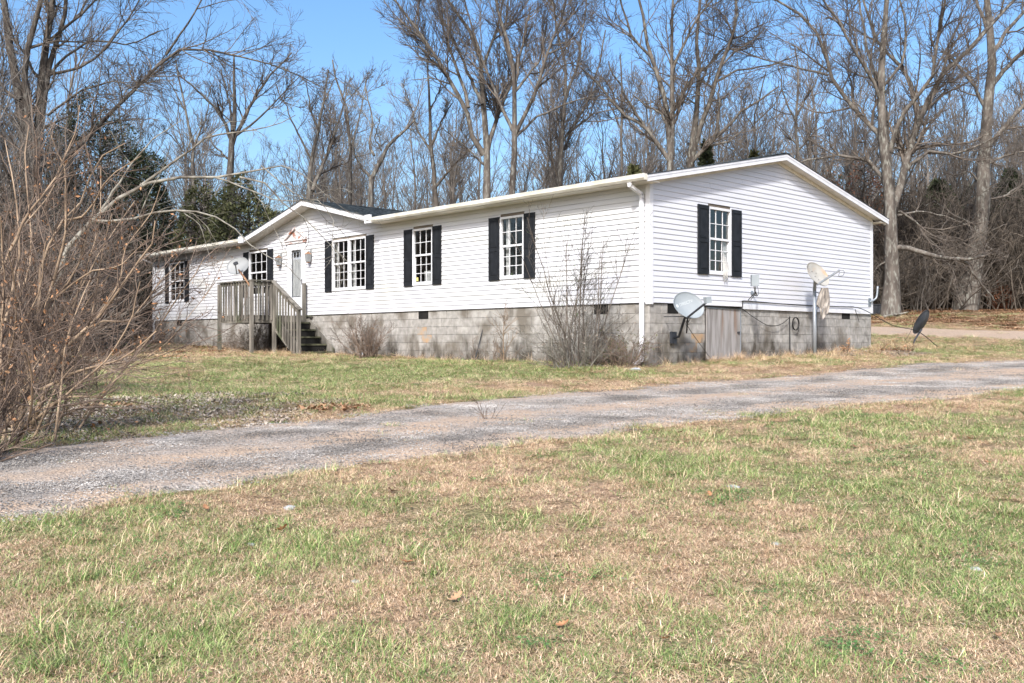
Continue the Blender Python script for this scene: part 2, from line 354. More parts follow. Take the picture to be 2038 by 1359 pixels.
def drive(name, A, B, nu, label_dust):
    n = len(A); us = np.linspace(0, 1, nu); P = A[:, None] * (1 - us)[None, :, None] + B[:, None] * us[None, :, None]
    X = P[..., 0].ravel(); Y = P[..., 1].ravel(); U = np.tile(us, n)
    edge = np.minimum(U, 1 - U)
    Z = T(X, Y) + .020 - .05 * np.clip(1 - edge / .07, 0, 1) ** 2 + (fbm(X * 5, Y * 5, 5, 3) - .5) * .016
    Z -= .025 * (np.exp(-((U - .27) / .09) ** 2) + np.exp(-((U - .75) / .09) ** 2))
    S = np.repeat(np.arange(n) * .075, nu)
    if label_dust:
        dust = .75 * np.exp(-((U - .52 - .05 * np.sin(S * .3)) / .10) ** 2) + .7 * np.exp(-((U - .9) / .07) ** 2) + .35 * np.exp(-((U - .05) / .05) ** 2)
        dust *= .45 + .9 * fbm(X * .9, Y * .9, 31, 3)
    else: dust = np.full(len(X), .75)
    i = np.arange(n - 1)[:, None]; j = np.arange(nu - 1)[None]
    q = np.stack([i * nu + j, (i + 1) * nu + j, (i + 1) * nu + j + 1, i * nu + j + 1], -1).reshape(-1, 4)
    if np.cross(P[1, 0] - P[0, 0], P[0, 1] - P[0, 0])[2] < 0: q = q[:, ::-1].copy()
    o = link(name, mesh(name, np.c_[X, Y, Z], q, True, (M_gravel,), attrs={'dust': dust})); tag(o, kind='structure'); return o

# where the lawn is green, straw or covered by leaves
_gpatch = [(px_, py_, ru, rv, a) for px_, py_, ru, rv, a in [
    (700, 742, 420, 30, 1.5), (430, 712, 180, 14, .6), (1050, 745, 200, 18, 1.0), (460, 780, 260, 40, 1.0), (900, 725, 300, 9, .5), (1340, 725, 90, 7, .5), (1420, 738, 60, 5, .4),
    (1500, 870, 260, 22, .75), (1750, 835, 160, 12, .9), (1980, 845, 120, 30, .6), (1280, 930, 120, 28, .6), (1900, 1050, 260, 90, .8), (1980, 1180, 200, 90, .7), (200, 1060, 260, 60, .6), (480, 1100, 200, 70, .5),
    (150, 1290, 300, 90, .8), (700, 1300, 200, 60, .5), (1050, 1230, 160, 60, .7), (1150, 1330, 200, 60, .6), (1600, 960, 160, 40, .5), (1850, 700, 40, 8, .9), (1900, 690, 90, 6, .7), (1640, 722, 60, 5, .6), (750, 1020, 120, 20, .35)]]
def _ell(px_, py_, ru, rv, a):
    c = gp(px_, py_); d = float(FW @ (c - CAM)); rl = ru / FPX * d
    p1 = gp(px_, py_ + rv); p0 = gp(px_, py_ - rv); rd = abs(float(FW @ (p0 - p1))) / 2 + .1
    return c, rl, rd, a
_GP = [_ell(*g) for g in _gpatch]
_TP = [_ell(*g) for g in [(420, 705, 260, 8, .9), (650, 850, 350, 18, .9), (1100, 770, 300, 12, .9), (1600, 735, 400, 10, .9), (1400, 905, 100, 12, .3), (950, 960, 250, 40, .55), (1850, 800, 250, 10, .9), (1500, 1000, 200, 40, .3), (900, 1180, 240, 50, .5), (300, 1000, 400, 15, .5), (560, 1200, 120, 40, .5), (1300, 1150, 200, 60, .3), (1850, 715, 200, 10, .7)]]
_LP = [_ell(*g) for g in [(90, 840, 200, 40, .9), (330, 815, 240, 36, .42), (600, 835, 260, 18, .25), (20, 740, 160, 40, .9), (300, 672, 120, 10, .7), (1900, 638, 260, 10, 1.0), (480, 693, 90, 5, .5), (1610, 706, 70, 4, .8), (1790, 705, 40, 4, .6)]]
def _field(L_, x, y):
    t = np.zeros(len(x))
    for c, rl, rd, a in L_:
        dx = x - c[0]; dy = y - c[1]; l = dx * RT[0] + dy * RT[1]; d = dx * FW[0] + dy * FW[1]
        t = np.maximum(t, a * np.exp(-((l / rl) ** 2 + (d / rd) ** 2)))
    return t
def fields(x, y):
    n = fbm(x * .8, y * .8, 41, 5); n2 = fbm(x * 3.1, y * 3.1, 47, 3)
    g = .36 + (n - .5) * 1.3 + (n2 - .5) * 1.2 + .55 * _field(_GP, x, y) - .6 * _field(_TP, x, y)
    dep = (x - CAM[0]) * FW[0] + (y - CAM[1]) * FW[1]
    l = _field(_LP, x, y); l = np.clip(l * 1.15 + (n2 - .5) * .6, 0, 1) * (l > .05)
    l = np.maximum(l, np.clip((dep - 40) / 5, 0, 1))
    return np.clip(g, 0, 1), np.clip(l, 0, 1)
def axis(fine, lo, hi, ext):
    a = list(np.arange(lo, hi, fine)); s = fine
    x = hi
    while x < ext: a.append(x); s *= 1.22; x += s
    a.append(ext); x = lo; s = fine; b = []
    while x > -ext: s *= 1.22; x -= s; b.append(max(x, -ext))
    return np.array(b[::-1] + a)
ax_ = axis(.16, -28, 24, 900); ay_ = axis(.16, -18, 26, 900)
GX, GY = np.meshgrid(ax_, ay_, indexing='ij'); gx = GX.ravel(); gy = GY.ravel(); zz = T(gx, gy)
gg, ll = fields(gx, gy)
dd = inpoly(gx, gy, DRV) | inpoly(gx, gy, DRV2)
nx, ny = len(ax_), len(ay_); i = np.arange(nx - 1)[:, None]; j = np.arange(ny - 1)[None]
q = np.stack([i * ny + j, (i + 1) * ny + j, (i + 1) * ny + j + 1, i * ny + j + 1], -1).reshape(-1, 4)
tag(link('ground', mesh('ground', np.c_[gx, gy, zz - .075 * dd], q, True, (M_ground,), attrs={'green': gg * .8, 'litter': ll})), kind='structure')
tag(drive('gravel_driveway', FE, NE, 42, True), 'grey gravel driveway with tan dusty middle crossing in front of the house')
tag(drive('dirt_track', F2, N2, 14, False), 'pinkish dirt track behind the house by the woods')

# ------------------------------------------------------------------ scatter (stuff)
def scatter(name, srcs, P, rot, scl, idx, label, cat=None):
    c = bpy.data.collections.new(name + '_sources')
    for i_, me in enumerate(srcs):
        o = bpy.data.objects.new('%s_source_%02d' % (name, i_), me); c.objects.link(o)
    me = bpy.data.meshes.new(name); me.vertices.add(len(P)); me.vertices.foreach_set('co', np.asarray(P, np.float32).ravel())
    a = me.attributes.new('rot', 'FLOAT_VECTOR', 'POINT'); a.data.foreach_set('vector', np.asarray(rot, np.float32).ravel())
    a = me.attributes.new('scl', 'FLOAT_VECTOR', 'POINT'); a.data.foreach_set('vector', np.asarray(scl, np.float32).ravel())
    a = me.attributes.new('idx', 'INT', 'POINT'); a.data.foreach_set('value', np.asarray(idx, np.int32))
    ng = bpy.data.node_groups.new(name, 'GeometryNodeTree'); ng.interface.new_socket('Geometry', in_out='INPUT', socket_type='NodeSocketGeometry'); ng.interface.new_socket('Geometry', in_out='OUTPUT', socket_type='NodeSocketGeometry')
    N = ng.nodes; L = ng.links; gi = N.new('NodeGroupInput'); go = N.new('NodeGroupOutput'); iop = N.new('GeometryNodeInstanceOnPoints')
    ci = N.new('GeometryNodeCollectionInfo'); ci.inputs['Collection'].default_value = c; ci.inputs['Separate Children'].default_value = True; ci.inputs['Reset Children'].default_value = True
    iop.inputs['Pick Instance'].default_value = True
    def na(n, ty):
        x = N.new('GeometryNodeInputNamedAttribute'); x.data_type = ty; x.inputs['Name'].default_value = n; return x.outputs[0]
    L.new(gi.outputs[0], iop.inputs['Points']); L.new(ci.outputs[0], iop.inputs['Instance'])
    L.new(na('idx', 'INT'), iop.inputs['Instance Index']); L.new(na('rot', 'FLOAT_VECTOR'), iop.inputs['Rotation']); L.new(na('scl', 'FLOAT_VECTOR'), iop.inputs['Scale'])
    L.new(iop.outputs[0], go.inputs[0])
    o = link(name, me); md = o.modifiers.new('scatter', 'NODES'); md.node_group = ng
    return tag(o, label, cat, kind='stuff')
def blades(n, rad, h0, h1, w, curl, lay, mi, seg=3):
    """returns verts, quads, per-vert value, material index"""
    a = rng.uniform(0, 2 * np.pi, n); r = rad * np.sqrt(rng.uniform(0, 1, n)); b = np.stack([r * np.cos(a), r * np.sin(a), np.zeros(n) - .004], 1)
    h = rng.uniform(h0, h1, n); az = rng.uniform(0, 2 * np.pi, n); tl = rng.uniform(lay * .3, lay, n); val = rng.uniform(0, 1, n)
    P = [b]; d_el = np.pi / 2 - tl
    az2 = az.copy()
    for s in range(seg):
        st = h / seg; P.append(P[-1] + np.stack([np.cos(az2) * np.cos(d_el), np.sin(az2) * np.cos(d_el), np.sin(d_el)], 1) * st[:, None])
        d_el = d_el - rng.uniform(.2, 1, n) * curl; az2 = az2 + rng.uniform(-1, 1, n) * curl * .8
    P = np.stack(P, 1); P[..., 2] = np.maximum(P[..., 2], .001 + 0 * P[..., 2]); P[:, 0, 2] = -.004
    side = np.stack([-np.sin(az), np.cos(az), np.zeros(n)], 1)[:, None] * (w * np.linspace(1, .25, seg + 1))[None, :, None] * rng.uniform(.6, 1.3, n)[:, None, None]
    V = np.stack([P - side, P + side], 2).reshape(-1, 3); k = seg + 1
    i_ = np.arange(seg); q_ = np.stack([2 * i_, 2 * i_ + 1, 2 * i_ + 3, 2 * i_ + 2], 1); Q = (q_[None] + (np.arange(n) * 2 * k)[:, None, None]).reshape(-1, 4)
    return V, Q, np.repeat(val, 2 * k), np.full(len(Q), mi)
def patch(name, parts):
    V = []; Q = []; A = []; Mi = []; n = 0
    for v, q_, a, m in parts: V.append(v); Q.append(q_ + n); A.append(a); Mi.append(m); n += len(v)
    return mesh(name, np.concatenate(V), np.concatenate(Q), False, (M_green, M_straw), np.concatenate(Mi), {'bl': np.concatenate(A)})
G_src = [patch('green_tuft', [blades(75, .12, .03, .08, .0015, .5, 1.05, 0), blades(110, .13, .02, .055, .0012, .8, 1.3, 1)]) for _ in range(4)]
X_src = [patch('mixed_tuft', [blades(40, .12, .025, .07, .0015, .5, 1.2, 0), blades(170, .13, .02, .055, .0011, .8, 1.4, 1)]) for _ in range(4)]
S_src = [patch('straw_tuft', [blades(250, .14, .02, .055, .0011, .8, 1.4, 1), blades(8, .12, .03, .07, .0015, .5, 1.1, 0)]) for _ in range(4)]
T_src = [patch('tall_tuft', [blades(60, .09, .05, .13, .0015, .4, 1.1, 0, 4), blades(20, .08, .05, .12, .0016, .5, 1.0, 1)]) for _ in range(3)]
def sample_area(dens_fn, d0, d1, n, lpad=.62):
    d = np.sqrt(rng.uniform(d0 ** 2, d1 ** 2, n)); l = rng.uniform(-lpad, lpad, n) * d
    x = CAM[0] + d * FW[0] + l * RT[0]; y = CAM[1] + d * FW[1] + l * RT[1]; return x, y, d
gpos = []; gidx = []; gscl = []
for d0, d1, dens, sc in ((2.4, 5.8, 90, .9), (2.6, 9, 88, 1.0), (9, 15, 48, 1.25), (15, 24, 26, 1.6), (24, 44, 10, 2.2)):
    area = .62 * (d1 ** 2 - d0 ** 2); x, y, d = sample_area(None, d0, d1, int(area * dens))
    g, l = fields(x, y); ind = inpoly(x, y, DRV) | inpoly(x, y, DRV2)
    keep = ~ind | (rng.uniform(0, 1, len(x)) < .012)
    keep &= ~((x < .08) & (x > -23.9) & (y > -.05) & (y < 9.4))
    keep &= rng.uniform(0, 1, len(x)) > l * .5
    x, y, g, l, d = x[keep], y[keep], g[keep], l[keep], d[keep]
    gj = g + rng.normal(0, .24, len(g)); k = np.where(gj > .66, 0, np.where(gj > .36, 1, 2)); id_ = k * 4 + rng.integers(0, 4, len(x))
    tall = (rng.uniform(0, 1, len(x)) < (.34 * (gj > .42) * (fbm(x * 2.3, y * 2.3, 57, 3) > .54) + .03)) ; id_ = np.where(tall, 12 + rng.integers(0, 3, len(x)), id_)
    z = T(x, y); gpos.append(np.c_[x, y, z]); gidx.append(id_)
    s = sc * rng.uniform(.75, 1.3, len(x)); hz = np.where(sc > 1.3, .62, .85); gscl.append(np.c_[s, s, s * hz * (.7 + .6 * fbm(x * 2, y * 2, 77, 2))])
gpos = np.concatenate(gpos); gidx = np.concatenate(gidx); gscl = np.concatenate(gscl); n = len(gpos)
scatter('grass', G_src + X_src + S_src + T_src, gpos, np.c_[rng.normal(0, .1, n), rng.normal(0, .1, n), rng.uniform(0, 6.28, n)], gscl, gidx, 'patchy winter lawn of green blades and dry tan thatch', 'grass')
# tall dry weeds along the foundation
def along(pts, n, spread):
    P = resample(pts, 200); i_ = rng.integers(0, 200, n); Q = P[i_, :2] + rng.normal(0, spread, (n, 2)); return Q
def broad(n, rad):
    a = rng.uniform(0, 6.28, n); r = rad * np.sqrt(rng.uniform(0, 1, n)); c = np.stack([r * np.cos(a), r * np.sin(a), rng.uniform(.01, .035, n)], 1); sz = rng.uniform(.004, .010, n)[:, None]
    e1 = rng.normal(size=(n, 3)); e1[:, 2] *= .3; e1 /= np.linalg.norm(e1, axis=1, keepdims=True); e2 = np.cross(e1, np.array([0, 0, 1.]) + rng.normal(0, .2, (n, 3))); e2 /= np.linalg.norm(e2, axis=1, keepdims=True)
    V = np.stack([c - e1 * sz, c + e2 * sz * .7, c + e1 * sz, c - e2 * sz * .7], 1).reshape(-1, 3); return mesh('clover_patch', V, np.arange(n * 4).reshape(-1, 4), False, (M_greenleaf,))
x, y, d = sample_area(None, 3.4, 16, 4000); c_ = fbm(x * 1.7, y * 1.7, 131, 3); k_ = (c_ > .70) & ~inpoly(x, y, DRV) & ~((x < .1) & (y > -.1) & (y < 9.4)); x, y = x[k_], y[k_]; n = len(x)
scatter('clover', [broad(60, .10) for _ in range(3)], np.c_[x, y, T(x, y)], np.c_[np.zeros((n, 2)), rng.uniform(0, 6.28, n)], np.repeat(rng.uniform(.7, 1.3, n)[:, None], 3, 1), rng.integers(0, 3, n), 'low green clover and weeds dotted through the lawn', 'weeds')
Wd = [patch('weed_tuft', [blades(40, .10, .10, .32, .0022, .35, 1.0, 1, 4), blades(10, .08, .06, .2, .002, .3, .9, 0, 4)]) for _ in range(3)]
wq = np.concatenate([along([(0.25, .2), (.25, 9.3)], 60, .1), along([(.4, 9.3), (1.8, 11)], 30, .35), along([(.3, 1.6), (.3, 3.2)], 26, .1), along([(-23, -.2), (-.3, -.2)], 90, .1), along([(-13, -1.4), (-11.3, -1.3)], 14, .2), along([(gp(1560, 712)[0], gp(1560, 712)[1]), (gp(1740, 705)[0], gp(1740, 705)[1])], 26, .18)])
wq = wq[~((wq[:, 0] < .06) & (wq[:, 0] > -23.9) & (wq[:, 1] > -.06) & (wq[:, 1] < 9.34))]
n = len(wq); s = rng.uniform(.5, 1.1, n)
scatter('dry_weeds', Wd, np.c_[wq, T(wq[:, 0], wq[:, 1])], np.c_[np.zeros(n), np.zeros(n), rng.uniform(0, 6.28, n)], np.c_[s, s, s], rng.integers(0, 3, n), 'dry straw weeds along the foot of the block foundation', 'weeds')
# gravel stones
def stones(n, rad, r0, r1):
    base = np.array([(1, 0, 0), (-1, 0, 0), (0, 1, 0), (0, -1, 0), (0, 0, 1), (0, 0, -1)], float)
    f = np.array([(0, 2, 4), (2, 1, 4), (1, 3, 4), (3, 0, 4), (2, 0, 5), (1, 2, 5), (3, 1, 5), (0, 3, 5)])
    V = []; F_ = []
    for i_ in range(n):
        r = r0 + (r1 - r0) * rng.uniform() ** 3; v = base * rng.uniform(.6, 1.2, (6, 1)) * [r, r * rng.uniform(.6, 1), r * .6]; a = rng.uniform(0, 6.28); c_, s_ = math.cos(a), math.sin(a)
        v = v @ np.array([[c_, s_, 0], [-s_, c_, 0], [0, 0, 1]]); p = rad * np.sqrt(rng.uniform()); b = rng.uniform(0, 6.28)
        V.append(v + [p * math.cos(b), p * math.sin(b), r * .2]); F_.append(f + 6 * i_)
    return mesh('gravel_patch', np.concatenate(V), np.concatenate(F_), False, (M_stone,))
st = [stones(110, .26, .003, .012) for _ in range(5)]
nS = 5200; u = rng.uniform(0, 1, nS); k = rng.integers(0, 399, nS); P = FE[k] * (1 - u)[:, None] + NE[k] * u[:, None] + rng.normal(0, .05, (nS, 3))
keep = rng.uniform(0, 1, nS) < .35 + .8 * (np.exp(-((u - .27) / .14) ** 2) + np.exp(-((u - .75) / .12) ** 2)); P = P[keep]; n = len(P)
scatter('gravel', st, np.c_[P[:, :2], T(P[:, 0], P[:, 1]) + .012], np.c_[np.zeros((n, 2)), rng.uniform(0, 6.28, n)], np.repeat(rng.uniform(.7, 1.4, n)[:, None], 3, 1), rng.integers(0, 5, n), 'loose grey stones strewn over the driveway', 'gravel')
# leaf litter
def leaves(n, rad, r0, r1, mt, zmax=.03, name='leaf_patch', flat=.35):
    a = rng.uniform(0, 6.28, n); r = rad * np.sqrt(rng.uniform(0, 1, n)); c = np.stack([r * np.cos(a), r * np.sin(a), rng.uniform(.004, zmax, n)], 1)
    sz = rng.uniform(r0, r1, n); az = rng.uniform(0, 6.28, n); e1 = np.stack([np.cos(az), np.sin(az), rng.normal(0, flat, n)], 1); e2 = np.stack([-np.sin(az), np.cos(az), rng.normal(0, flat, n)], 1); up = np.array([0, 0, 1.])
    w = rng.uniform(.35, .6, n)[:, None] * sz[:, None]; cv = rng.uniform(.1, .5, n)[:, None] * sz[:, None]
    V = np.stack([c - e1 * sz[:, None] + up * cv, c + e2 * w, c + e1 * sz[:, None] + up * cv, c - e2 * w], 1).reshape(-1, 3)
    Fq = np.concatenate([np.stack([np.arange(n) * 4, np.arange(n) * 4 + 1, np.arange(n) * 4 + 3], 1), np.stack([np.arange(n) * 4 + 1, np.arange(n) * 4 + 2, np.arange(n) * 4 + 3], 1)])
    return mesh(name, V, Fq, False, (mt,))
lsrc = [leaves(130, .35, .02, .045, M_leaf) for _ in range(3)] + [leaves(110, .38, .010, .026, M_leafg) for _ in range(3)]
lp = []; li = []
for d0, d1, dens in ((6, 14, 16), (14, 30, 7), (30, 52, 3.2)):
    x, y, d = sample_area(None, d0, d1, int(.66 * (d1 ** 2 - d0 ** 2) * dens), .66); g, l = fields(x, y)
    k = (rng.uniform(0, 1, len(x)) < l * 1.1) & ~inpoly(x, y, DRV2) & ~inpoly(x, y, DRV) & ~((x < .1) & (x > -24) & (y > 0) & (y < 9.4))
    x, y, d = x[k], y[k], d[k]; lp.append(np.c_[x, y, T(x, y) + .01]); li.append(np.where((d > 24) | (rng.uniform(0, 1, len(x)) < .03), rng.integers(0, 3, len(x)), 3 + rng.integers(0, 3, len(x))))
lsrc += [leaves(3, .3, .008, .02, M_leaf, .01, flat=.12), leaves(5, .3, .007, .016, M_leafg, .01, flat=.12)]
x, y, d = sample_area(None, 3.4, 20, 520); k = ~((x < .1) & (y > -.1) & (y < 9.4)); x, y = x[k], y[k]; lp.append(np.c_[x, y, T(x, y) + .022]); li.append(6 + rng.integers(0, 2, len(x)))
lp = np.concatenate(lp); li = np.concatenate(li); n = len(lp)
scatter('leaf_litter', lsrc, lp, np.c_[np.zeros((n, 2)), rng.uniform(0, 6.28, n)], np.repeat(rng.uniform(.8, 1.3, n)[:, None], 3, 1), li, 'brown and grey fallen leaves under the shrub and along the woods', 'leaf litter')

# ------------------------------------------------------------------ the mobile home
LX, WY, Z0, ZS, SP = 23.81, 9.28, 1.26, 3.62, .21          # length, depth, siding foot, soffit, roof slope
APX = WY / 2
home = thing('mobile_home', (0, 0, 0), 'long white vinyl-sided mobile home with black shutters on a grey block foundation', 'mobile home')
def rooftop(y): return 3.74 + SP * (.4 + y if y < APX else .4 + WY - y)
NC = 22; EXP = (ZS + .02 - Z0) / NC
# openings on the front (x0,x1,z0,z1) and gable (y0,y1,z0,z1)
winF = [(-22.46, -21.16), (-16.40, -15.21), (-11.50, -9.81), (-7.72, -6.90), (-4.39, -3.59)]
WZ0, WZ1 = 1.915, 3.355
doorX = (-13.98, -12.98)
opF = [(a, b, WZ0, WZ1) for a, b in winF] + [(doorX[0], doorX[1], Z0, 3.42)]
opG = [(1.95, 2.78, WZ0, WZ1)]
def clipiv(a, b, z, zt, ops):
    iv = [(a, b)]
    for o0, o1, q0, q1 in ops:
        if q0 < zt - .02 and q1 > z + .02:
            nv = []
            for s0, s1 in iv:
                if o1 <= s0 or o0 >= s1: nv.append((s0, s1)); continue
                if o0 > s0: nv.append((s0, o0))
                if o1 < s1: nv.append((o1, s1))
            iv = nv
    return iv
DGX, DHW, DSL = -12.51, 3.45, .232                # front dormer gable: centre, half width, slope
DZ = ZS + .02
def dorm(z): return DHW * (1 - (z - 3.70) / (DSL * DHW))
z = Z0; c = 0
while z < 4.48:
    zt = z + EXP
    if z < ZS: a, b = -LX + .07, -.07; top = (a, b)
    else:
        h0 = min(DHW, dorm(z)); h1 = min(DHW, dorm(zt)); a, b = DGX - h0, DGX + h0; top = (DGX - max(h1, .02), DGX + max(h1, .02))
    if z < ZS and zt > ZS + .03: pass
    m = MB()
    jt = rng.uniform(-.0015, .0015)
    for s0, s1 in clipiv(a, b, z, zt, opF):
        t0 = top[0] if s0 == a else s0; t1 = top[1] if s1 == b else s1
        cuts = [s0]
        x_ = s0 + rng.uniform(1.8, 4.0)
        while x_ < s1 - 1.6: cuts.append(x_); x_ += 3.66
        cuts.append(s1)
        for ci_ in range(len(cuts) - 1):
            A0, A1 = cuts[ci_], cuts[ci_ + 1]; B0 = t0 if ci_ == 0 else A0; B1 = t1 if ci_ == len(cuts) - 2 else A1; e = .0012 * (ci_ % 2)
            m.add([(A0, -.024 - e + jt, z), (A1, -.024 - e + jt, z), (A1, .0, z + .004), (A0, .0, z + .004), (B0, -.004 - e, zt + .001), (B1, -.004 - e, zt + .001), (B1, 0, zt + .001), (B0, 0, zt + .001)], BOXF)
    m.pieces('siding_board', M_siding, home); z = zt
z = Z0
while z < 4.70:
    zt = z + EXP
    def lim(zz): return (max(.07, (zz - ZS - .075) / .212), WY - max(.07, (zz - ZS - .075) / .212))
    a, b = lim(z); ta, tb = lim(zt)
    if b - a < .1: break
    if tb < ta: ta = tb = APX
    m = MB(); jt = rng.uniform(-.0015, .0015)
    for s0, s1 in clipiv(a, b, z, zt, opG):
        t0 = ta if s0 == a else s0; t1 = tb if s1 == b else s1; cuts = [s0]
        x_ = s0 + rng.uniform(1.5, 3.66)
        while x_ < s1 - .6 and x_ < t1 - .3: cuts.append(x_); x_ += 3.66
        cuts.append(s1)
        for ci_ in range(len(cuts) - 1):
            A0, A1 = cuts[ci_], cuts[ci_ + 1]; B0 = t0 if ci_ == 0 else A0; B1 = t1 if ci_ == len(cuts) - 2 else A1; e = .0012 * (ci_ % 2)
            m.add([(.018 + e + jt, A0, z), (.018 + e + jt, A1, z), (0, A1, z + .004), (0, A0, z + .004), (.004 + e, B0, zt + .001), (.004 + e, B1, zt + .001), (0, B1, zt + .001), (0, B0, zt + .001)], [f[::-1] for f in BOXF])
    m.pieces('siding_board', M_siding2, home); z = zt
# wall cores with openings
def core(axis_, a, b, z0, z1, ops, name):
    m = MB(); zs = sorted({z0, z1} | {q for o in ops for q in o[2:4] if z0 < q < z1})
    for k_ in range(len(zs) - 1):
        for s0, s1 in clipiv(a, b, zs[k_], zs[k_ + 1], ops):
            if axis_ == 'x': m.box((s0, .003, zs[k_]), (s1, .11, zs[k_ + 1]))
            else: m.box((-.11, s0, zs[k_]), (-.003, s1, zs[k_ + 1]))
    m.pieces(name, M_room, home)
core('x', -LX + .11, -.11, Z0, ZS, opF, 'wall'); core('y', .11, WY - .11, Z0, ZS, opG, 'wall')
m = MB(); m.box((-LX, .0, Z0), (-LX + .11, WY, ZS)); m.box((-LX + .11, WY - .11, Z0), (-.11, WY, ZS)); m.pieces('wall', M_siding, home)
m = MB(); m.box((-.11, 0.003, Z0), (-.003, .11, ZS)); m.box((-.11, WY - .11, Z0), (-.003, WY, ZS)); m.box((-LX + .12, .12, Z0 - .12), (-.12, WY - .12, Z0 + .01)); m.box((-LX + .12, .12, ZS - .16), (-.12, WY - .12, ZS - .14))
for xw in (-5.6, -8.9, -18.4): m.box((xw, .12, Z0), (xw + .1, WY - .12, ZS - .15))
m.box((-LX + .12, 3.6, Z0), (-.12, 3.7, ZS - .15)); m.pieces('interior_wall', M_room, home)
# gable wedge behind the siding
m = MB(); m.prism([(-.02, .0, ZS), (-.02, WY, ZS), (-.02, WY, ZS + .08), (-.02, APX, ZS + .08 + SP * APX), (-.02, 0, ZS + .08)], (-.08, 0, 0)); m.prism([(DGX - DHW, .02, ZS), (DGX + DHW, .02, ZS), (DGX, .02, 3.70 + DSL * DHW)], (0, .06, 0)); m.pieces('gable_wall', M_siding2, home)
# corner trim, starter strip
m = MB()
for (x0, y0) in ((0, 0), (0, WY)):
    s_ = -1 if y0 == 0 else 1
    m.box((x0 - .085, y0 - .024 if s_ < 0 else y0 + .001, Z0 - .035), (x0 + .024, y0 - .001 if s_ < 0 else y0 + .024, ZS + .06))
    m.box((x0 + .001, y0 if s_ < 0 else y0 - .085, Z0 - .035), (x0 + .024, y0 + .085 if s_ < 0 else y0, ZS + .06))
m.box((-LX - .02, -.024, Z0 - .03), (-LX + .085, -.001, ZS)); m.box((-LX - .024, 0, Z0 - .03), (-LX - .001, .085, ZS))
m.pieces('corner_trim', M_white, home)
m = MB(); m.box((.002, 3.2, Z0 - .06), (.030, WY - .05, Z0 + .035)); m.box((.002, 1.8, Z0 - .01), (.035, 3.22, Z0 + .03)); m.pieces('bottom_trim', M_white, home)
# soffits
m = MB(); m.box((-LX - .2, -.38, ZS - .005), (DGX - DHW, .01, ZS + .01)); m.box((DGX + DHW, -.38, ZS - .005), (.24, .01, ZS + .01)); m.box((-LX - .2, WY, ZS - .005), (.24, WY + .38, ZS + .01))
m.pieces('soffit', M_soffit, home)
m = MB()
for s_ in (0, 1):
    def yy(v): return v if s_ == 0 else WY - v
    P = [(.03, yy(-.38), ZS), (.03, yy(APX), ZS + SP * (APX + .38)), (.25, yy(APX), ZS + SP * (APX + .38)), (.25, yy(-.38), ZS)]
    m.prism(P if s_ else P[::-1], (0, 0, .012))
m.pieces('rake_soffit', M_soffit, home)
m = MB()    # frieze boards under the rake with the little gaps at course ends
for s_ in (0, 1):
    def yy(v): return v if s_ == 0 else WY - v
    m.beam((.026, yy(.03), ZS + .045), (.026, yy(APX), ZS + .045 + SP * (APX - .03)), .018, .075)
m.pieces('frieze', M_soffit, home)
# roof: stepped shingle courses, main and dormer
def slope_courses(m, P0, P1, up, n, th=.012):
    """P0->P1 along the eave, up = vector eave->ridge; n courses"""
    P0 = np.array(P0, float); P1 = np.array(P1, float); up = np.array(up, float); nn = np.cross(P1 - P0, up); nn /= np.linalg.norm(nn)
    if nn[2] < 0: nn = -nn
    for k_ in range(n):
        a = up * k_ / n; b = up * (k_ + 1) / n; lift = nn * th
        V = [P0 + a, P1 + a, P1 + b, P0 + b]; V = V + [P0 + a + lift, P1 + a + lift, P1 + b + nn * .002, P0 + b + nn * .002]; m.add(V, BOXF)
m = MB(); xe0, xe1 = -LX - .26, .29
for xa_, xb_, ya_, nc_ in ((xe0, DGX - DHW - .1, -.42, 36), (DGX + DHW + .1, xe1, -.42, 36), (DGX - DHW - .1, DGX + DHW + .1, .0, 33)):
    slope_courses(m, (xa_, ya_, rooftop(ya_) - .012), (xb_, ya_, rooftop(ya_) - .012), (0, APX - ya_, SP * (APX - ya_)), nc_)
slope_courses(m, (xe0, WY + .42, rooftop(-.42) - .012), (xe1, WY + .42, rooftop(-.42) - .012), (0, -(APX + .42), SP * (APX + .42)), 36)
m.beam((xe0, APX, rooftop(APX) + .0), (xe1 + .004, APX, rooftop(APX) + .0), .24, .016)
roof = m.build('roof', M_shing, home)
m = MB()
zr = 3.74 + .02; ztop = zr + DSL * (DHW + .12)
yb = (ztop - 3.74) / SP - .4
for s_ in (-1, 1):
    P0 = np.array([DGX + s_ * (DHW + .12), -.44, zr]); P1 = np.array([DGX + s_ * (DHW + .12), 0.0, zr])
    up0 = np.array([-s_ * (DHW + .12), 0, ztop - zr]); nn = np.array([s_ * DSL, 0, 1.0]); nn /= np.linalg.norm(nn); n_ = 25
    for k_ in range(n_):
        f0, f1 = k_ / n_, (k_ + 1) / n_; y0_ = -.42 + (yb + .5) * f0 + .02; y1_ = -.42 + (yb + .5) * f1 + .02
        a0 = P0 + up0 * f0; a1 = P0 + up0 * f1
        V = [a0 - nn * .01, (a0[0], y0_ + .15, a0[2] - .01), (a1[0], y1_ + .15, a1[2] - .01), a1 - nn * .01]
        V += [a0 + nn * .014, (a0[0], y0_ + .15, a0[2] + .014), (a1[0], y1_ + .15, a1[2] + .003), a1 + nn * .003]
        m.add(V, BOXF if s_ > 0 else [f[::-1] for f in BOXF])
m.beam((DGX, -.45, ztop + .004), (DGX, yb + .1, ztop + .004), .22, .016)
link('roof', mesh('roof', m.v, m.f, False, (M_shing,)), home)['label'] = 'dark shingled roof of the front gable over the door'
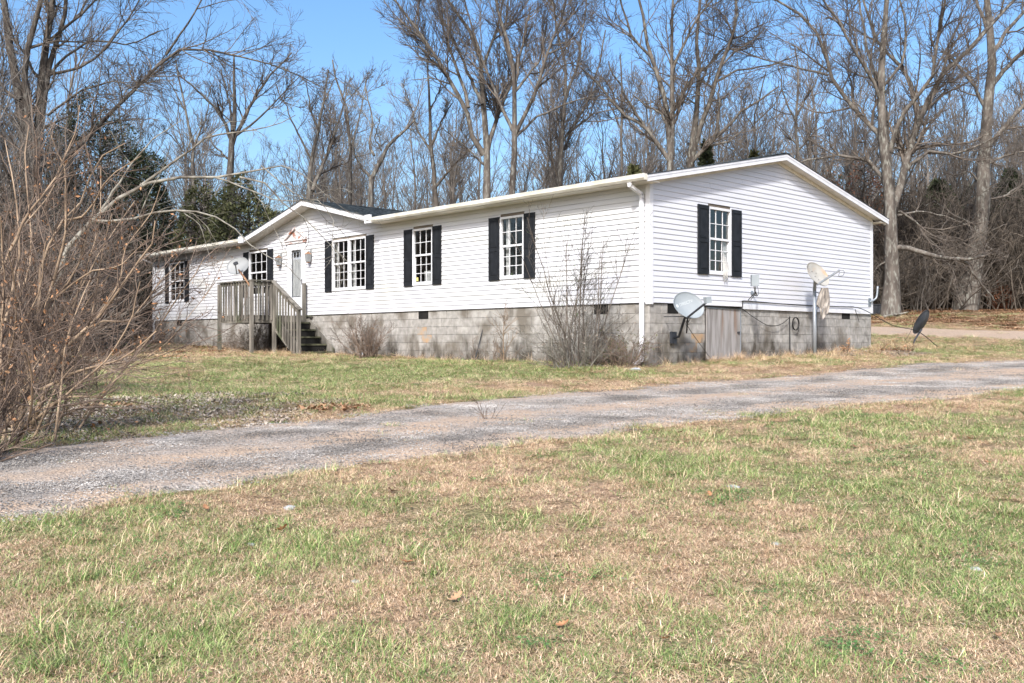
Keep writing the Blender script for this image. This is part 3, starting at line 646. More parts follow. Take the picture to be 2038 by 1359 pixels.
# fascias
m = MB()
for s_ in (0, 1):
    def yy(v): return v if s_ == 0 else WY - v
    m.prism([(.25, yy(-.41), ZS - .03), (.25, yy(APX), ZS - .03 + SP * (APX + .41)), (.25, yy(APX), rooftop(APX) - .02), (.25, yy(-.41), rooftop(-.41) - .02)], (.02, 0, 0))
    m.prism([(.27, yy(-.41), ZS + .05), (.27, yy(APX), ZS + .05 + SP * (APX + .41)), (.27, yy(APX), rooftop(APX) - .02), (.27, yy(-.41), rooftop(-.41) - .02)], (.008, 0, 0))
for s_ in (-1, 1):
    xx = DGX + s_ * (DHW + .08); zb = 3.74 - .12
    m.prism([(xx, -.42, zb), (DGX, -.42, zb + DSL * (DHW + .08)), (DGX, -.42, zb + .15 + DSL * (DHW + .08)), (xx, -.42, zb + .15)], (0, .02, 0))
m.pieces('fascia', M_white, home)
m = MB()
for s_ in (-1, 1):
    xx = DGX + s_ * (DHW + .08); zb = 3.74 - .11
    m.prism([(xx, -.40, zb), (DGX, -.40, zb + DSL * (DHW + .08)), (DGX, 0, zb + DSL * (DHW + .08)), (xx, 0, zb)], (0, 0, .012))
m.pieces('soffit', M_soffit, home)
# gutters with downspouts
def gutter(x0, x1):
    m = MB(); prof = [(-.40, 3.73), (-.40, 3.62), (-.47, 3.62), (-.505, 3.66), (-.51, 3.70), (-.52, 3.735), (-.51, 3.74), (-.495, 3.70), (-.46, 3.635), (-.41, 3.635), (-.41, 3.73)]
    m.prism([(x0, y, z) for y, z in prof], (x1 - x0, 0, 0)); m.box((x0 - .006, -.51, 3.615), (x0, -.40, 3.735)); m.box((x1, -.51, 3.615), (x1 + .006, -.40, 3.735))
    return m.build('gutter', M_gutter, home)
gutter(DGX + DHW + .05, .27); gutter(-LX - .24, DGX - DHW - .05)
m = MB(); m.box((DGX + DHW - .1, -.53, 3.60), (DGX + DHW + .14, -.46, 3.82)); m.box((DGX - DHW - .2, -.53, 3.60), (DGX - DHW + .02, -.46, 3.80)); m.pieces('gutter_guard', M_white, home)
def downspout(x, zb, kick):
    m = MB(); r_ = [(x - .02, -.45, 3.61), (x - .02, -.44, 3.55), (x - .02, -.10, 3.42), (x - .02, -.075, 3.34), (x - .02, -.075, zb + .2), (x - .03, -.085, zb + .12), (x - .06 - kick * .02, -.22, zb + .05)]
    for a, b in zip(r_[:-1], r_[1:]):
        d_ = np.array(b) - np.array(a); m.beam(a, np.array(b) + .02 * d_ / np.linalg.norm(d_), .075, .06, (0, 1, 0.01) if abs(d_[2]) > .5 * np.linalg.norm(d_) else (0, 0, 1))
    return m.build('downspout', M_white, home)
downspout(-.12, gz(-.2, -.1), 1); downspout(-LX + .1, gz(-LX, -.1), 0)
# foundation
fnd = MB(); fnd.box((-LX + .02, .03, -1), (-.02, .2, Z0 - .005)); fnd.box((-.2, .2, -1), (-.03, 1.88, Z0 - .005)); fnd.box((-.2, 3.19, -1), (-.03, WY - .02, Z0 - .005)); fnd.box((-LX + .02, WY - .2, -1), (-.02, WY, Z0)); fnd.box((-LX, .0, -1), (-LX + .02, WY, Z0))
fnd = fnd.build('foundation', M_mortar, home)
BLK = {}
def block_mesh(axis_, w, v):
    k_ = (axis_, round(w, 3), v)
    if k_ not in BLK:
        m = MB(); h = .0975; b = .003; w2 = w / 2 - .0045
        # face at local y=0 plane proud, small chamfer
        o_ = [(-w2, -.006, -h), (w2, -.006, -h), (w2, -.006, h), (-w2, -.006, h)]; f_ = [(-w2 + b, -.012, -h + b), (w2 - b, -.012, -h + b), (w2 - b, -.012 + .0015 * (v - 1), h - b), (-w2 + b, -.012, h - b)]
        bk = [(x, .03, z_) for x, y, z_ in o_]
        V = f_ + o_ + bk
        if axis_ == 'y': V = [(-y, x, z_) for x, y, z_ in V]
        m.add(V, [(0, 1, 2, 3), (4, 5, 1, 0), (5, 6, 2, 1), (6, 7, 3, 2), (7, 4, 0, 3), (8, 9, 5, 4), (9, 10, 6, 5), (10, 11, 7, 6), (11, 8, 4, 7)])
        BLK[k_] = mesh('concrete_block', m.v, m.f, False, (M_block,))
    return BLK[k_]
ventsF = [(-21.90, -21.50), (-7.53, -7.13), (-1.50, -1.12)]; ventsG = [(.60, .95), (7.72, 8.14)]
spots = []
for r_ in range(7):
    zc = Z0 - .012 - .1 - .2 * r_; off = .2 * (r_ % 2); bed = -.01 - .4 + off
    for axis_, L_, vs in (('x', LX, ventsF), ('y', WY, ventsG)):
        e = -.4 + off
        while e < L_ - .02:
            a, b = max(e, .012), min(e + .4, L_ - .012); e += .4
            pieces = [(a, b)]
            if axis_ == 'x' and r_ == 0: pieces = clipiv(-b, -a, 0, 1, [(v0, v1, 0, 1) for v0, v1 in vs]); pieces = [(-q1, -q0) for q0, q1 in pieces]
            if axis_ == 'y':
                ops = [(1.88, 3.19, 0, 1)] + ([(v0, v1, 0, 1) for v0, v1 in vs] if r_ == 0 else []); pieces = clipiv(a, b, 0, 1, ops)
            for a1, b1 in pieces:
                if b1 - a1 < .06: continue
                c_ = (a1 + b1) / 2; p = (-c_, .028, zc) if axis_ == 'x' else (-.028, c_, zc)
                if zc + .1 < gz(p[0] - 0, p[1]) - .02: continue
                spots.append((axis_, b1 - a1, p))
spots.sort(key=lambda s: np.hypot(s[2][0] - CAM[0], s[2][1] - CAM[1]))
rest = MB()
for i_, (axis_, w, p) in enumerate(spots):
    me = block_mesh(axis_, w, i_ % 3); jit = rng.normal(0, .0015)
    loc = (p[0], p[1] + (jit if axis_ == 'x' else 0), p[2]) if axis_ == 'x' else (p[0] + jit, p[1], p[2])
    if i_ < 296:
        o = link('concrete_block', me, fnd, loc)
        if axis_ == 'y' and any(abs(p[1] - yb_) < .2 and abs(p[2] - zb_) < .1 for yb_, zb_ in ((1.75, .62), (1.25, .42))):
            o.data = me.copy(); o.data.materials[0] = M_block_r; o['label'] = 'rust-stained concrete block'
        if axis_ == 'x' and abs(p[0] + 7.33) < .2 and .5 < p[2] < .9: o.data = me.copy(); o.data.materials[0] = M_block_r; o['label'] = 'rust-stained concrete block'
    else: rest.add([np.array(v.co) + loc for v in me.vertices], [tuple(f.vertices) for f in me.polygons])
o = rest.build('concrete_block', M_block, fnd); o['kind'] = 'stuff'
m = MB()
for a, b in ventsF: m.box((a, .018, Z0 - .205), (b, .028, Z0 - .006))
for a, b in ventsG: m.box((-.026, a, Z0 - .205), (-.016, b, Z0 - .006))
m.pieces('crawl_vent', M_dark, fnd)  # shallow near-black panels; the shade inside each vent hole is in their colour
# crawl space door
cdo = MB().box((-.015, 1.90, .10), (.012, 3.17, Z0 - .05)).build('crawl_space_door', M_ply, home)
MB().box((.012, 3.145, .10), (.022, 3.168, Z0 - .05)).box((.012, 1.902, Z0 - .075), (.024, 3.168, Z0 - .05)).pieces('frame', M_galv, cdo)
MB().box((.014, 3.03, .66), (.04, 3.10, .70)).build('latch', M_iron, cdo)
# windows
def pane(parent, axis_, a0, a1, z0, z1, off):
    if axis_ == 'x': V = [(a0, off, z0), (a1, off, z0), (a1, off, z1), (a0, off, z1)]
    else: V = [(-off, a0, z0), (-off, a1, z0), (-off, a1, z1), (-off, a0, z1)]
    th = (0, .004, 0) if axis_ == 'x' else (-.004, 0, 0)
    m = MB(); m.add(V, [(0, 1, 2, 3)]); return m.build('pane', M_glass, parent)
def window(axis_, units, cols=3):
    a, b = units[0][0], units[-1][1]
    m = MB()
    def bx(a0, a1, y0, y1, z0, z1, mm=None):
        mm = mm or m
        if axis_ == 'x': mm.box((a0, y0, z0), (a1, y1, z1))
        else: mm.box((-y1, a0, z0), (-y0, a1, z1))
    bx(a - .002, b + .002, -.034, .03, WZ1 - .05, WZ1); bx(a - .002, b + .002, -.038, .03, WZ0, WZ0 + .05); bx(a - .002, a + .045, -.034, .03, WZ0 + .05, WZ1 - .05); bx(b - .045, b + .002, -.034, .03, WZ0 + .05, WZ1 - .05)
    for u_ in range(len(units) - 1): bx(units[u_][1] - .05, units[u_ + 1][0] + .05, -.036, .03, WZ0 + .05, WZ1 - .05)
    win = m.build('window', M_white, home)
    zm = 2.655
    for a0, b0 in units:
        i0, i1 = a0 + .045, b0 - .045
        s = MB(); bx(i0, i1, -.026, .02, zm, zm + .045, s); s.build('meeting_rail', M_white, win)
        l = MB(); bx(i0, i0 + .03, -.012, .03, WZ0 + .05, zm, l); bx(i1 - .03, i1, -.012, .03, WZ0 + .05, zm, l); bx(i0 + .03, i1 - .03, -.012, .03, WZ0 + .05, WZ0 + .085, l); l.build('sash', M_white, win)
        g = MB()
        for (j0, j1, zb_, zt_, rows, yo) in ((i0, i1, zm + .045, WZ1 - .05, 2, .0), (i0 + .03, i1 - .03, WZ0 + .085, zm, 3, .012)):
            for k_ in range(1, cols): xc = j0 + (j1 - j0) * k_ / cols; bx(xc - .0055, xc + .0055, yo - .008, yo + .006, zb_, zt_, g)
            for k_ in range(1, rows):
                zc = zb_ + (zt_ - zb_) * k_ / rows
                for c_ in range(cols): w_ = (j1 - j0) / cols; bx(j0 + w_ * c_ + .007, j0 + w_ * (c_ + 1) - .007, yo - .007, yo + .005, zc - .007, zc + .007, g)
            for r_ in range(rows):
                for c_ in range(cols):
                    w_ = (j1 - j0) / cols; h_ = (zt_ - zb_) / rows; pane(win, axis_, j0 + w_ * c_ + .001, j0 + w_ * (c_ + 1) - .001, zb_ + h_ * r_ + .001, zb_ + h_ * (r_ + 1) - .001, yo + .008)
        g.build('muntin', M_white, win)
    return win
w1 = window('x', [winF[0]]); w2 = window('x', [winF[1]]); w3 = window('x', [(-11.50, -10.645), (-10.665, -9.81)]); w4 = window('x', [winF[3]]); w5 = window('x', [winF[4]]); w6 = window('y', [(1.95, 2.78)])
w6['label'] = 'gable window with a torn pale curtain'; w3['label'] = 'paired double window right of the door'
def curtain(win, axis_, a0, a1, z0, z1, off, wav=.03, n=24, taper=0.0):
    V = []; F_ = []; R_ = 12
    for r_ in range(R_ + 1):
        f = r_ / R_
        for k_ in range(n + 1):
            t = k_ / n; x = a0 + (a1 - a0) * (t if taper == 0 else (1 - (1 - t) * (1 - taper * (1 - abs(f - .35) * .9)))); y = off + wav * math.sin(t * 26 + r_ * .25) * (.4 + .6 * (1 - f)); zz_ = z1 + (z0 - z1) * f
            V.append((x, y, zz_) if axis_ == 'x' else (-y, x, zz_))
    for r_ in range(R_):
        for k_ in range(n): i0 = r_ * (n + 1) + k_; F_.append((i0, i0 + 1, i0 + n + 2, i0 + n + 1))
    return MB().add(V, F_).build('curtain', M_curt, win, True)
curtain(w6, 'y', 2.50, 2.72, WZ0 + .02, 2.66, .05, .02, 16, .45)
m = MB()
for k_ in range(9): a_ = 2.44 + .02 * k_; m.tube([(.012, a_ + .05 + .01 * k_, WZ0 + .50 - .03 * k_), (.040, a_ + .03, WZ0 + .06), (.045 + .006 * (k_ % 2), a_ + .012 * (k_ % 3), WZ0 - .10 - .035 * (k_ % 4))], [.004, .009, .002], 5)
m.build('torn_curtain_end', M_curt, w6, True)
curtain(w4, 'x', -7.65, -6.98, WZ0, 2.3, .3, .02)
curtain(w5, 'x', -4.34, -4.2, WZ0, WZ1, .12, .02, 10)
MB().add([(-7.62, .016, 2.03), (-7.54, .016, 2.03), (-7.54, .016, 2.12), (-7.62, .016, 2.12)], [(0, 1, 2, 3)]).build('sticker', pm('sticker', (.6, .5, .15), (.65, .55, .2), 5), w4)
for a_, b_ in ((-11.44, -11.36), (-10.6, -10.5)): curtain(w3, 'x', a_, b_, WZ0, WZ1, .09, .012, 8)
# shutters
SH = None
def shutter(axis_, a0, a1):
    z0, z1 = WZ0 - .015, WZ1 + .012; m = MB()
    def bx(p0, p1, y0, y1, q0, q1):
        if axis_ == 'x': m.box((p0, y0, q0), (p1, y1, q1))
        else: m.box((-y1, p0, q0), (-y0, p1, q1))
    bx(a0, a1, -.036, -.016, z0, z1)
    s = .055; zm = (z0 + z1) / 2 - .02
    bx(a0, a0 + s, -.048, -.036, z0, z1); bx(a1 - s, a1, -.048, -.036, z0, z1)
    for q0, q1 in ((z0, z0 + .10), (zm - .035, zm + .035), (z1 - .08, z1)): bx(a0 + s, a1 - s, -.048, -.036, q0, q1)
    o = m.build('shutter', M_shut, home)
    m2 = MB()
    for q0, q1 in ((z0 + .13, zm - .065), (zm + .065, z1 - .11)):
        if axis_ == 'x': m2.box((a0 + s + .02, -.045, q0), (a1 - s - .02, -.036, q1))
        else: m2.box((.036, a0 + s + .02, q0), (.045, a1 - s - .02, q1))
    m2.pieces('raised_panel', M_shut, o); return o
for a, b in ((-22.79, -22.47), (-21.15, -20.80), (-16.76, -16.41), (-15.20, -14.85), (-11.86, -11.51), (-9.80, -9.44), (-8.08, -7.73), (-6.89, -6.55), (-4.77, -4.40), (-3.58, -3.23)): shutter('x', a, b)
shutter('y', 1.56, 1.94); shutter('y', 2.79, 3.16)
# entrance door, storm door and pediment
dr = MB(); dr.box((doorX[0], -.04, Z0 + .03), (doorX[0] + .11, .04, 3.42)); dr.box((doorX[1] - .11, -.04, Z0 + .03), (doorX[1], .04, 3.42)); dr.box((doorX[0] + .11, -.04, 3.33), (doorX[1] - .11, .04, 3.42)); dr.box((doorX[0] - .04, -.06, Z0), (doorX[1] + .04, .04, Z0 + .03))
d0, d1 = doorX[0] + .11, doorX[1] - .11
dr.box((d0, -.03, Z0 + .03), (d0 + .11, .0, 3.33)); dr.box((d1 - .11, -.03, Z0 + .03), (d1, .0, 3.33)); dr.box((d0 + .11, -.03, 3.23), (d1 - .11, 0, 3.33)); dr.box((d0 + .11, -.03, Z0 + .03), (d1 - .11, 0, Z0 + .55))
door = dr.build('storm_door', M_white, home); door['label'] = 'white storm door with a tall glass panel'
MB().add([(d0 + .11, -.012, Z0 + .55), (d1 - .11, -.012, Z0 + .55), (d1 - .11, -.012, 3.23), (d0 + .11, -.012, 3.23)], [(0, 1, 2, 3)]).build('pane', M_glass, door)
dm = MB().box((d0, .045, Z0 + .03), (d1, .08, 3.33)).build('inner_door', pm('inner_door', (.55, .56, .60), (.62, .62, .66), 3, .6), door)
m = MB()
for k_ in range(3): m.box((d0 + .15 + k_ * .17, .035, 3.02), (d0 + .15 + k_ * .17 + .12, .044, 3.17))
m.pieces('door_light', M_dark, door); MB().box((d1 - .05, -.05, 2.18), (d1 - .025, -.03, 2.34)).build('handle', M_iron, door)
curtain(door, 'x', d0 + .12, d1 - .12, Z0 + .58, 2.95, .02, .008, 20)
pd = MB(); px0, px1 = doorX[0] - .08, doorX[1] + .08; pc = (px0 + px1) / 2
pd.box((px0, -.07, 3.425), (px1, -.005, 3.50)); pd.box((px0 - .04, -.10, 3.50), (px1 + .04, -.005, 3.54))
pd.prism([(px0, -.04, 3.54), (px1, -.04, 3.54), (pc, -.04, 3.83)], (0, .03, 0)); pd.beam((px0 - .05, -.05, 3.56), (pc, -.05, 3.88), .10, .05); pd.beam((px1 + .05, -.05, 3.56), (pc + .1, -.05, 3.85), .10, .05)
pd = pd.build('pediment', M_peel, home); pd['label'] = 'peeling white pediment with bare reddish wood above the door'
for x_ in (doorX[0] - .38, doorX[1] + .34):
    m = MB(); m.box((x_ - .05, -.03, 2.98), (x_ + .05, -.018, 3.20)); m.tube([(x_, -.03, 3.12), (x_, -.12, 3.14), (x_, -.12, 3.10)], .012, 6)
    m.add(*[([(x_ - .055, -.175, 2.82), (x_ + .055, -.175, 2.82), (x_ + .055, -.065, 2.82), (x_ - .055, -.065, 2.82), (x_ - .075, -.195, 3.04), (x_ + .075, -.195, 3.04), (x_ + .075, -.045, 3.04), (x_ - .075, -.045, 3.04)]), BOXF])
    lt = m.build('wall_lantern', M_dishw, home); MB().add([(x_ - .08, -.2, 3.042), (x_ + .08, -.2, 3.042), (x_ + .08, -.04, 3.042), (x_ - .08, -.04, 3.042), (x_, -.12, 3.13)], [(3, 2, 1, 0), (0, 1, 4), (1, 2, 4), (2, 3, 4), (3, 0, 4)]).box((x_ - .04, -.16, 2.79), (x_ + .04, -.08, 2.82)).build('cap', M_rust, lt)
# cables on the gable wall
def catm(pts, n):
    P = np.array(pts, float); out = []; P = np.vstack([2 * P[0] - P[1], P, 2 * P[-1] - P[-2]])
    m_ = len(P) - 3
    for t in np.linspace(0, m_ - 1e-6, n):
        i_ = int(t); f = t - i_; p0, p1, p2, p3 = P[i_:i_ + 4]
        out.append(.5 * ((2 * p1) + (-p0 + p2) * f + (2 * p0 - 5 * p1 + 4 * p2 - p3) * f * f + (-p0 + 3 * p1 - 3 * p2 + p3) * f ** 3))
    return np.array(out)
gzr = gz(1.4, 10.6)
m = MB()
m.tube(catm([(.04, 1.0, Z0 - .02), (.042, 2.2, Z0 - .035), (.042, 3.1, Z0 - .05), (.045, 3.2, Z0 + .08), (.04, 3.4, Z0 + .12), (.04, 5.5, Z0 + .085), (.04, 7.6, Z0 + .10), (.05, 8.2, Z0 + .11)], 50), .011, 6)
m.tube(catm([(.05, 8.1, Z0 + .11), (.15, 8.6, Z0 + .03), (.5, 9.4, Z0 - .35), (.9, 10.0, .75), (1.25, 10.4, gzr + .05)], 30), .010, 6)
m.tube(catm([(.04, 3.15, Z0 - .04), (.07, 3.6, 1.02), (.08, 4.2, .84), (.08, 4.7, .88), (.05, 5.15, 1.05)], 30), .008, 6)
m.tube([(.035, 5.15, 1.07), (.035, 5.17, .3), (.035, 5.17, .12)], .014, 6)
th = np.linspace(0, 6.28, 22)
for q_ in range(3): m.tube([(.05 + .012 * q_, 5.38 + .14 * math.cos(a), .90 + .15 * math.sin(a)) for a in th], .008, 5)
m.tube(catm([(.04, 8.3, Z0 + .05), (.05, 8.42, Z0 - .15), (.05, 8.5, Z0 - .28)], 8), .007, 5)
m.pieces('cable', M_black, home, True)
print('house', TRIS[0])

# ------------------------------------------------------------------ wooden deck with stairs
gd = gz(-13.9, -1.6)
deck = thing('wooden_deck', (-13.9, -.9, gd), 'small weathered grey wooden entrance deck with railing and mossy stairs', 'deck')
DX0, DX1, DY, DZt = -14.82, -12.90, -1.75, 1.24
def W_(m, n, mt=M_deckw): return m.build(n, mt, deck)
x = DX0
while x < DX1 - .02:
    W_(MB().box((x + .003, DY - .03, DZt - .035 + rng.uniform(-.002, .002)), (min(x + .137, DX1 + .03), -.05, DZt)), 'deck_board'); x += .14
for a, b in (((DX0, DY - .02), (DX1, DY - .02)), ((DX0 + .02, -.06), (DX1 - .02, -.06))): W_(MB().beam((a[0], a[1], DZt - .13), (b[0], b[1], DZt - .13), .04, .185), 'rim_joist')
for xx in (DX0 + .02, DX1 - .0): W_(MB().beam((xx, DY + .02, DZt - .13), (xx, -.08, DZt - .13), .04, .18), 'rim_joist')
posts = [(DX0 - .02, DY - .06, 2.18), (DX1 + .02, DY - .06, 2.24), (DX1 + .06, -1.12, 2.22), (DX0 - .02, -.12, 2.18), (-12.86, -.12, 2.2), (-13.85, -.10, 1.1)]
for xx, yy_, zt_ in posts: W_(MB().box((xx - .045, yy_ - .045, gz(xx, yy_) - .1), (xx + .045, yy_ + .045, zt_)), 'post')
RZ = 2.20
W_(MB().box((DX0 - .08, DY - .12, RZ), (DX1 + .08, DY + .02, RZ + .035)), 'handrail'); W_(MB().box((DX1 - .0, DY + .02, RZ + .002), (DX1 + .12, -1.06, RZ + .037)), 'handrail'); W_(MB().box((DX0 - .09, DY + .02, RZ + .002), (DX0 + .03, -.06, RZ + .037)), 'handrail')
W_(MB().box((DX0, DY - .05, RZ - .10), (DX1, DY - .015, RZ - .012)), 'rail')
W_(MB().box((DX1 + .005, DY + .0, RZ - .10), (DX1 + .04, -1.1, RZ - .012)), 'rail')
for k_ in range(11):
    xx = DX0 + .10 + k_ * .165; W_(MB().box((xx - .019, DY - .088, DZt - .14 + rng.uniform(-.02, .02)), (xx + .019, DY - .052, RZ - .005)), 'baluster')
for k_ in range(4):
    yy_ = DY + .14 + k_ * .135; W_(MB().box((DX1 + .042, yy_ - .019, DZt - .14 + rng.uniform(-.02, .02)), (DX1 + .078, yy_ + .019, RZ - .005)), 'baluster')
for k_ in range(10):
    yy_ = DY + .15 + k_ * .165; W_(MB().box((DX0 - .055, yy_ - .019, DZt - .14), (DX0 - .022, yy_ + .019, RZ - .005)), 'baluster')
# stairs descending to the right along the wall
SX0, SX1, SY0, SY1 = -12.86, -11.42, -1.10, -.10
gs = gz(-11.5, -.7); NS = 5; rise = (DZt - gs) / (NS + .3); run = (SX1 - SX0) / NS
for k_ in range(NS):
    zt_ = DZt - rise * (k_ + .9); xa = SX0 + run * k_
    W_(MB().box((xa - .02, SY0 - .0, zt_ - .045), (xa + run + .02, SY1, zt_)), 'tread', M_moss)
    W_(MB().box((xa + run - .03, SY0 + .04, zt_ - rise + .002), (xa + run - .005, SY1 - .02, zt_ - .047)), 'riser_void', M_dark)  # void-black board paints the shade seen between one tread and the next
for yy_ in (SY0 - .025, SY1 + .03, ):
    W_(MB().prism([(SX0, yy_, DZt - .1), (SX0 + .15, yy_, DZt - .08), (SX1 + .04, yy_, gs + .18), (SX1 + .04, yy_, gs - .1), (SX1 - .3, yy_, gs - .05), (SX0, yy_, DZt - .42)], (0, .035, 0)), 'stringer')
W_(MB().box((SX1 - .02, SY0 - .12, gs - .1), (SX1 + .07, SY0 - .03, 1.37)), 'post')
W_(MB().beam((DX1 + .08, SY0 - .075, RZ + .03), (SX1 + .13, SY0 - .075, 1.36), .12, .036), 'handrail'); W_(MB().beam((DX1 + .08, SY0 - .05, RZ - .07), (SX1 + .0, SY0 - .05, 1.27), .035, .085), 'rail')
for k_ in range(8):
    f = (k_ + .7) / 8.6; xx = DX1 + .1 + f * (SX1 - DX1 - .15); zt_ = RZ - .01 - f * (RZ - 1.36)
    W_(MB().box((xx - .019, SY0 - .105, max(gs + .1, DZt - .25 - f * 1.05)), (xx + .019, SY0 - .068, zt_)), 'baluster')
W_(MB().box((-12.84, -.10, DZt - .03), (-12.55, -.03, DZt + .01)), 'tread', M_moss)

# ------------------------------------------------------------------ satellite dishes
def unit(v): v = np.array(v, float); return v / np.linalg.norm(v)
def bowl(c, n, roll, w, h, depth, mt, parent, th=.008, name='reflector', flat=0.0):
    n = unit(n); r = unit(np.cross(UP, n)); u = np.cross(n, r); cr, sr = math.cos(roll), math.sin(roll); e1 = r * cr + u * sr; e2 = -r * sr + u * cr
    R_, S_ = 8, 40; V = []; F_ = []
    for side in (0, 1):
        for i_ in range(R_ + 1):
            q_ = i_ / R_
            for s in range(S_):
                a = 2 * math.pi * s / S_; ca, sa = math.cos(a), math.sin(a); p_ = 1 - flat * max(0, -sa) * .5
                P = np.array(c) + e1 * ca * w / 2 * q_ + e2 * sa * h / 2 * q_ * p_ + n * depth * (q_ ** 2 - 1) - n * (th if side else 0); V.append(P)
    B = (R_ + 1) * S_
    for side in (0, 1):
        for i_ in range(R_):
            for s in range(S_):
                q_ = (side * B + i_ * S_ + s, side * B + i_ * S_ + (s + 1) % S_, side * B + (i_ + 1) * S_ + (s + 1) % S_, side * B + (i_ + 1) * S_ + s); F_.append(q_ if side else q_[::-1])
    for s in range(S_): F_.append((R_ * S_ + s, R_ * S_ + (s + 1) % S_, B + R_ * S_ + (s + 1) % S_, B + R_ * S_ + s))
    rim = MB(); rim.tube([np.array(c) + e1 * math.cos(a) * w / 2 + e2 * math.sin(a) * h / 2 * (1 - flat * max(0, -math.sin(a)) * .5) - n * th / 2 for a in np.linspace(0, 2 * math.pi, 41)], .007, 6, False)
    o = MB().add(V, F_).build(name, mt, parent, True); rim.build('rim', mt, o, True); return o, e1, e2, n
# A: large grey dish with lettering on the block wall
mA = np.array([.04, .72, .56]); cA = at(1371, 608, 18.95)
dA = thing('satellite_dish', mA, 'grey oval satellite dish with pale lettering bolted to the blocks beside the plywood door', 'satellite dish')
nA = unit(-FW * .86 + UP * .30 + RT * .30)
rA, e1, e2, nn = bowl(cA, nA, -.30, .66, .55, .055, M_dish, dA, flat=.12)
tc = bpy.data.curves.new('lettering', 'FONT'); tc.body = 'DIRECTV'; tc.size = .085; tc.align_x = 'CENTER'; tc.align_y = 'CENTER'; tob = bpy.data.objects.new('lettering_source', tc); COL.objects.link(tob)
bpy.context.view_layer.update(); tm = bpy.data.meshes.new_from_object(tob.evaluated_get(bpy.context.evaluated_depsgraph_get())); bpy.data.objects.remove(tob)
a_ = .62; f1 = e1 * math.cos(a_) + e2 * math.sin(a_); f2_ = -e1 * math.sin(a_) + e2 * math.cos(a_)
def onbowl(x, y, lift=.003):
    P = cA + f1 * x + f2_ * y; q2 = ((P - cA) @ e1 / .33) ** 2 + ((P - cA) @ e2 / .275) ** 2; return P + nn * (.055 * (q2 - 1) + lift)
for v in tm.vertices: v.co = Vector(onbowl(v.co.x * .95 - .01, v.co.y + .07))
tm.materials.append(M_letter); link('lettering', tm, rA)
pts = [onbowl(-.235 + .034 * math.cos(a), .07 + .034 * math.sin(a)) for a in np.linspace(0, 6.28, 18)[:-1]]; MB().add(pts, [tuple(range(17))]).build('emblem', M_letter, rA)
bA = cA - nn * .07 - e2 * .20
MB().tube([mA + [.02, 0, 0], mA + [.12, .02, .02], bA - nn * .03], .026, 10).build('mast', M_iron, dA, True)
MB().box(mA - [.03, .09, .12], mA + [.012, .09, .12]).build('wall_plate', M_iron, dA)
MB().tube([bA - nn * .04, (.03, .42, .98)], .010, 6).tube([bA - nn * .02 + e1 * .05, mA + [.25, .1, .10]], .016, 6).pieces('brace', M_iron, dA)
lA = at(1406, 599, 18.5)
MB().beam(cA - e2 * .27 - nn * .04, lA - UP * .03, .035, .03).build('feed_arm', M_iron, dA)
MB().beam(lA - unit(cA - lA) * .05 - RT * .06, lA + RT * .07 + UP * .02, .10, .12).build('feed_horn', M_dish, dA)
gA = gp(1420, 722)
MB().tube(catm([bA, bA - UP * .12 + RT * .04, bA - UP * .05 + RT * .09, bA - UP * .2 + RT * .03, gA], 30), .006, 5).tube(catm([bA + RT * .02, bA + RT * .06 - UP * .18, bA - RT * .02 - UP * .1, bA + RT * .03 - UP * .28], 20), .005, 5).pieces('cable', M_black, dA, True)
# B: rusty dish on a pole
_r = ray(1622, 700); pB = CAM + _r * ((.42 - CAM[0]) / _r[0]); pB[2] = gz(pB[0], pB[1]); dB_ = float(FW @ (pB - CAM)); topB = at(1621, 572, dB_)
dB = thing('satellite_dish', pB, 'pale satellite dish with orange rust on a tall steel pole by the gable wall', 'satellite dish')
MB().tube([pB - UP * .1, topB], .042, 14).build('pole', M_galv, dB, True)
cB = at(1628, 546, dB_ - .25); nB = unit(-FW * .72 + UP * .40 + RT * .52)
rB, e1, e2, nn = bowl(cB, nB, -.42, .72, .60, .06, M_dishr, dB, flat=.1)
MB().beam(topB - UP * .06, cB - nn * .09 - e2 * .08, .07, .10).build('bracket', M_galv, dB)
lB = at(1671, 538, dB_ - .75); MB().beam(cB - e2 * .28 - nn * .05, lB, .035, .04).build('feed_arm', M_galv, dB)
MB().tube(catm([lB, lB + RT * .10 - UP * .02, lB + RT * .08 - UP * .12, lB - UP * .13 - RT * .02, lB - UP * .06], 18), .005, 5).tube(catm([topB - UP * .1, topB - UP * .2 + RT * .15, topB - UP * .45 + RT * .1, topB - UP * .6 + RT * .05, pB + UP * .5 + RT * .06, pB + UP * .02 + RT * .04], 24), .006, 5).pieces('cable', M_black, dB, True)
m = MB()
for q_ in ((-.5, .1), (.0, .2), (.2, -.35), (-.15, -.2)):
    P = cB + e1 * q_[0] * .3 + e2 * q_[1] * .3 + nn * (.06 * (q_[0] ** 2 + q_[1] ** 2) * .83 - .058); m.tube([P, P + nn * .01], .010, 6)
m.pieces('bolt', M_iron, dB)
# rag hanging under it
V = []; F_ = []; tR = at(1641, 573, dB_ - .35); n_ = 18; R_ = 14
for r_ in range(R_ + 1):
    f = r_ / R_; wd = .10 + .10 * f * (1 - f) * 4 * .9 + (.02 if f < .8 else -.06 * (f - .8) * 5)
    for k_ in range(n_ + 1):
        t = k_ / n_ - .5; drop = .78 * f * (1 - .45 * abs(math.sin(t * 5 + .8)) * f); V.append(tR + RT * (wd * t * 1.5 - .07 * f) - UP * drop - FW * (.035 * math.sin(t * 22 + f * 2) + .02))
for r_ in range(R_):
    for k_ in range(n_): i0 = r_ * (n_ + 1) + k_; F_.append((i0, i0 + 1, i0 + n_ + 2, i0 + n_ + 1))
o = MB().add(V, F_).build('rag', M_cloth, None, True); tag(o, 'grey ragged cloth hanging beneath the rusty pole-mounted dish', 'rag')
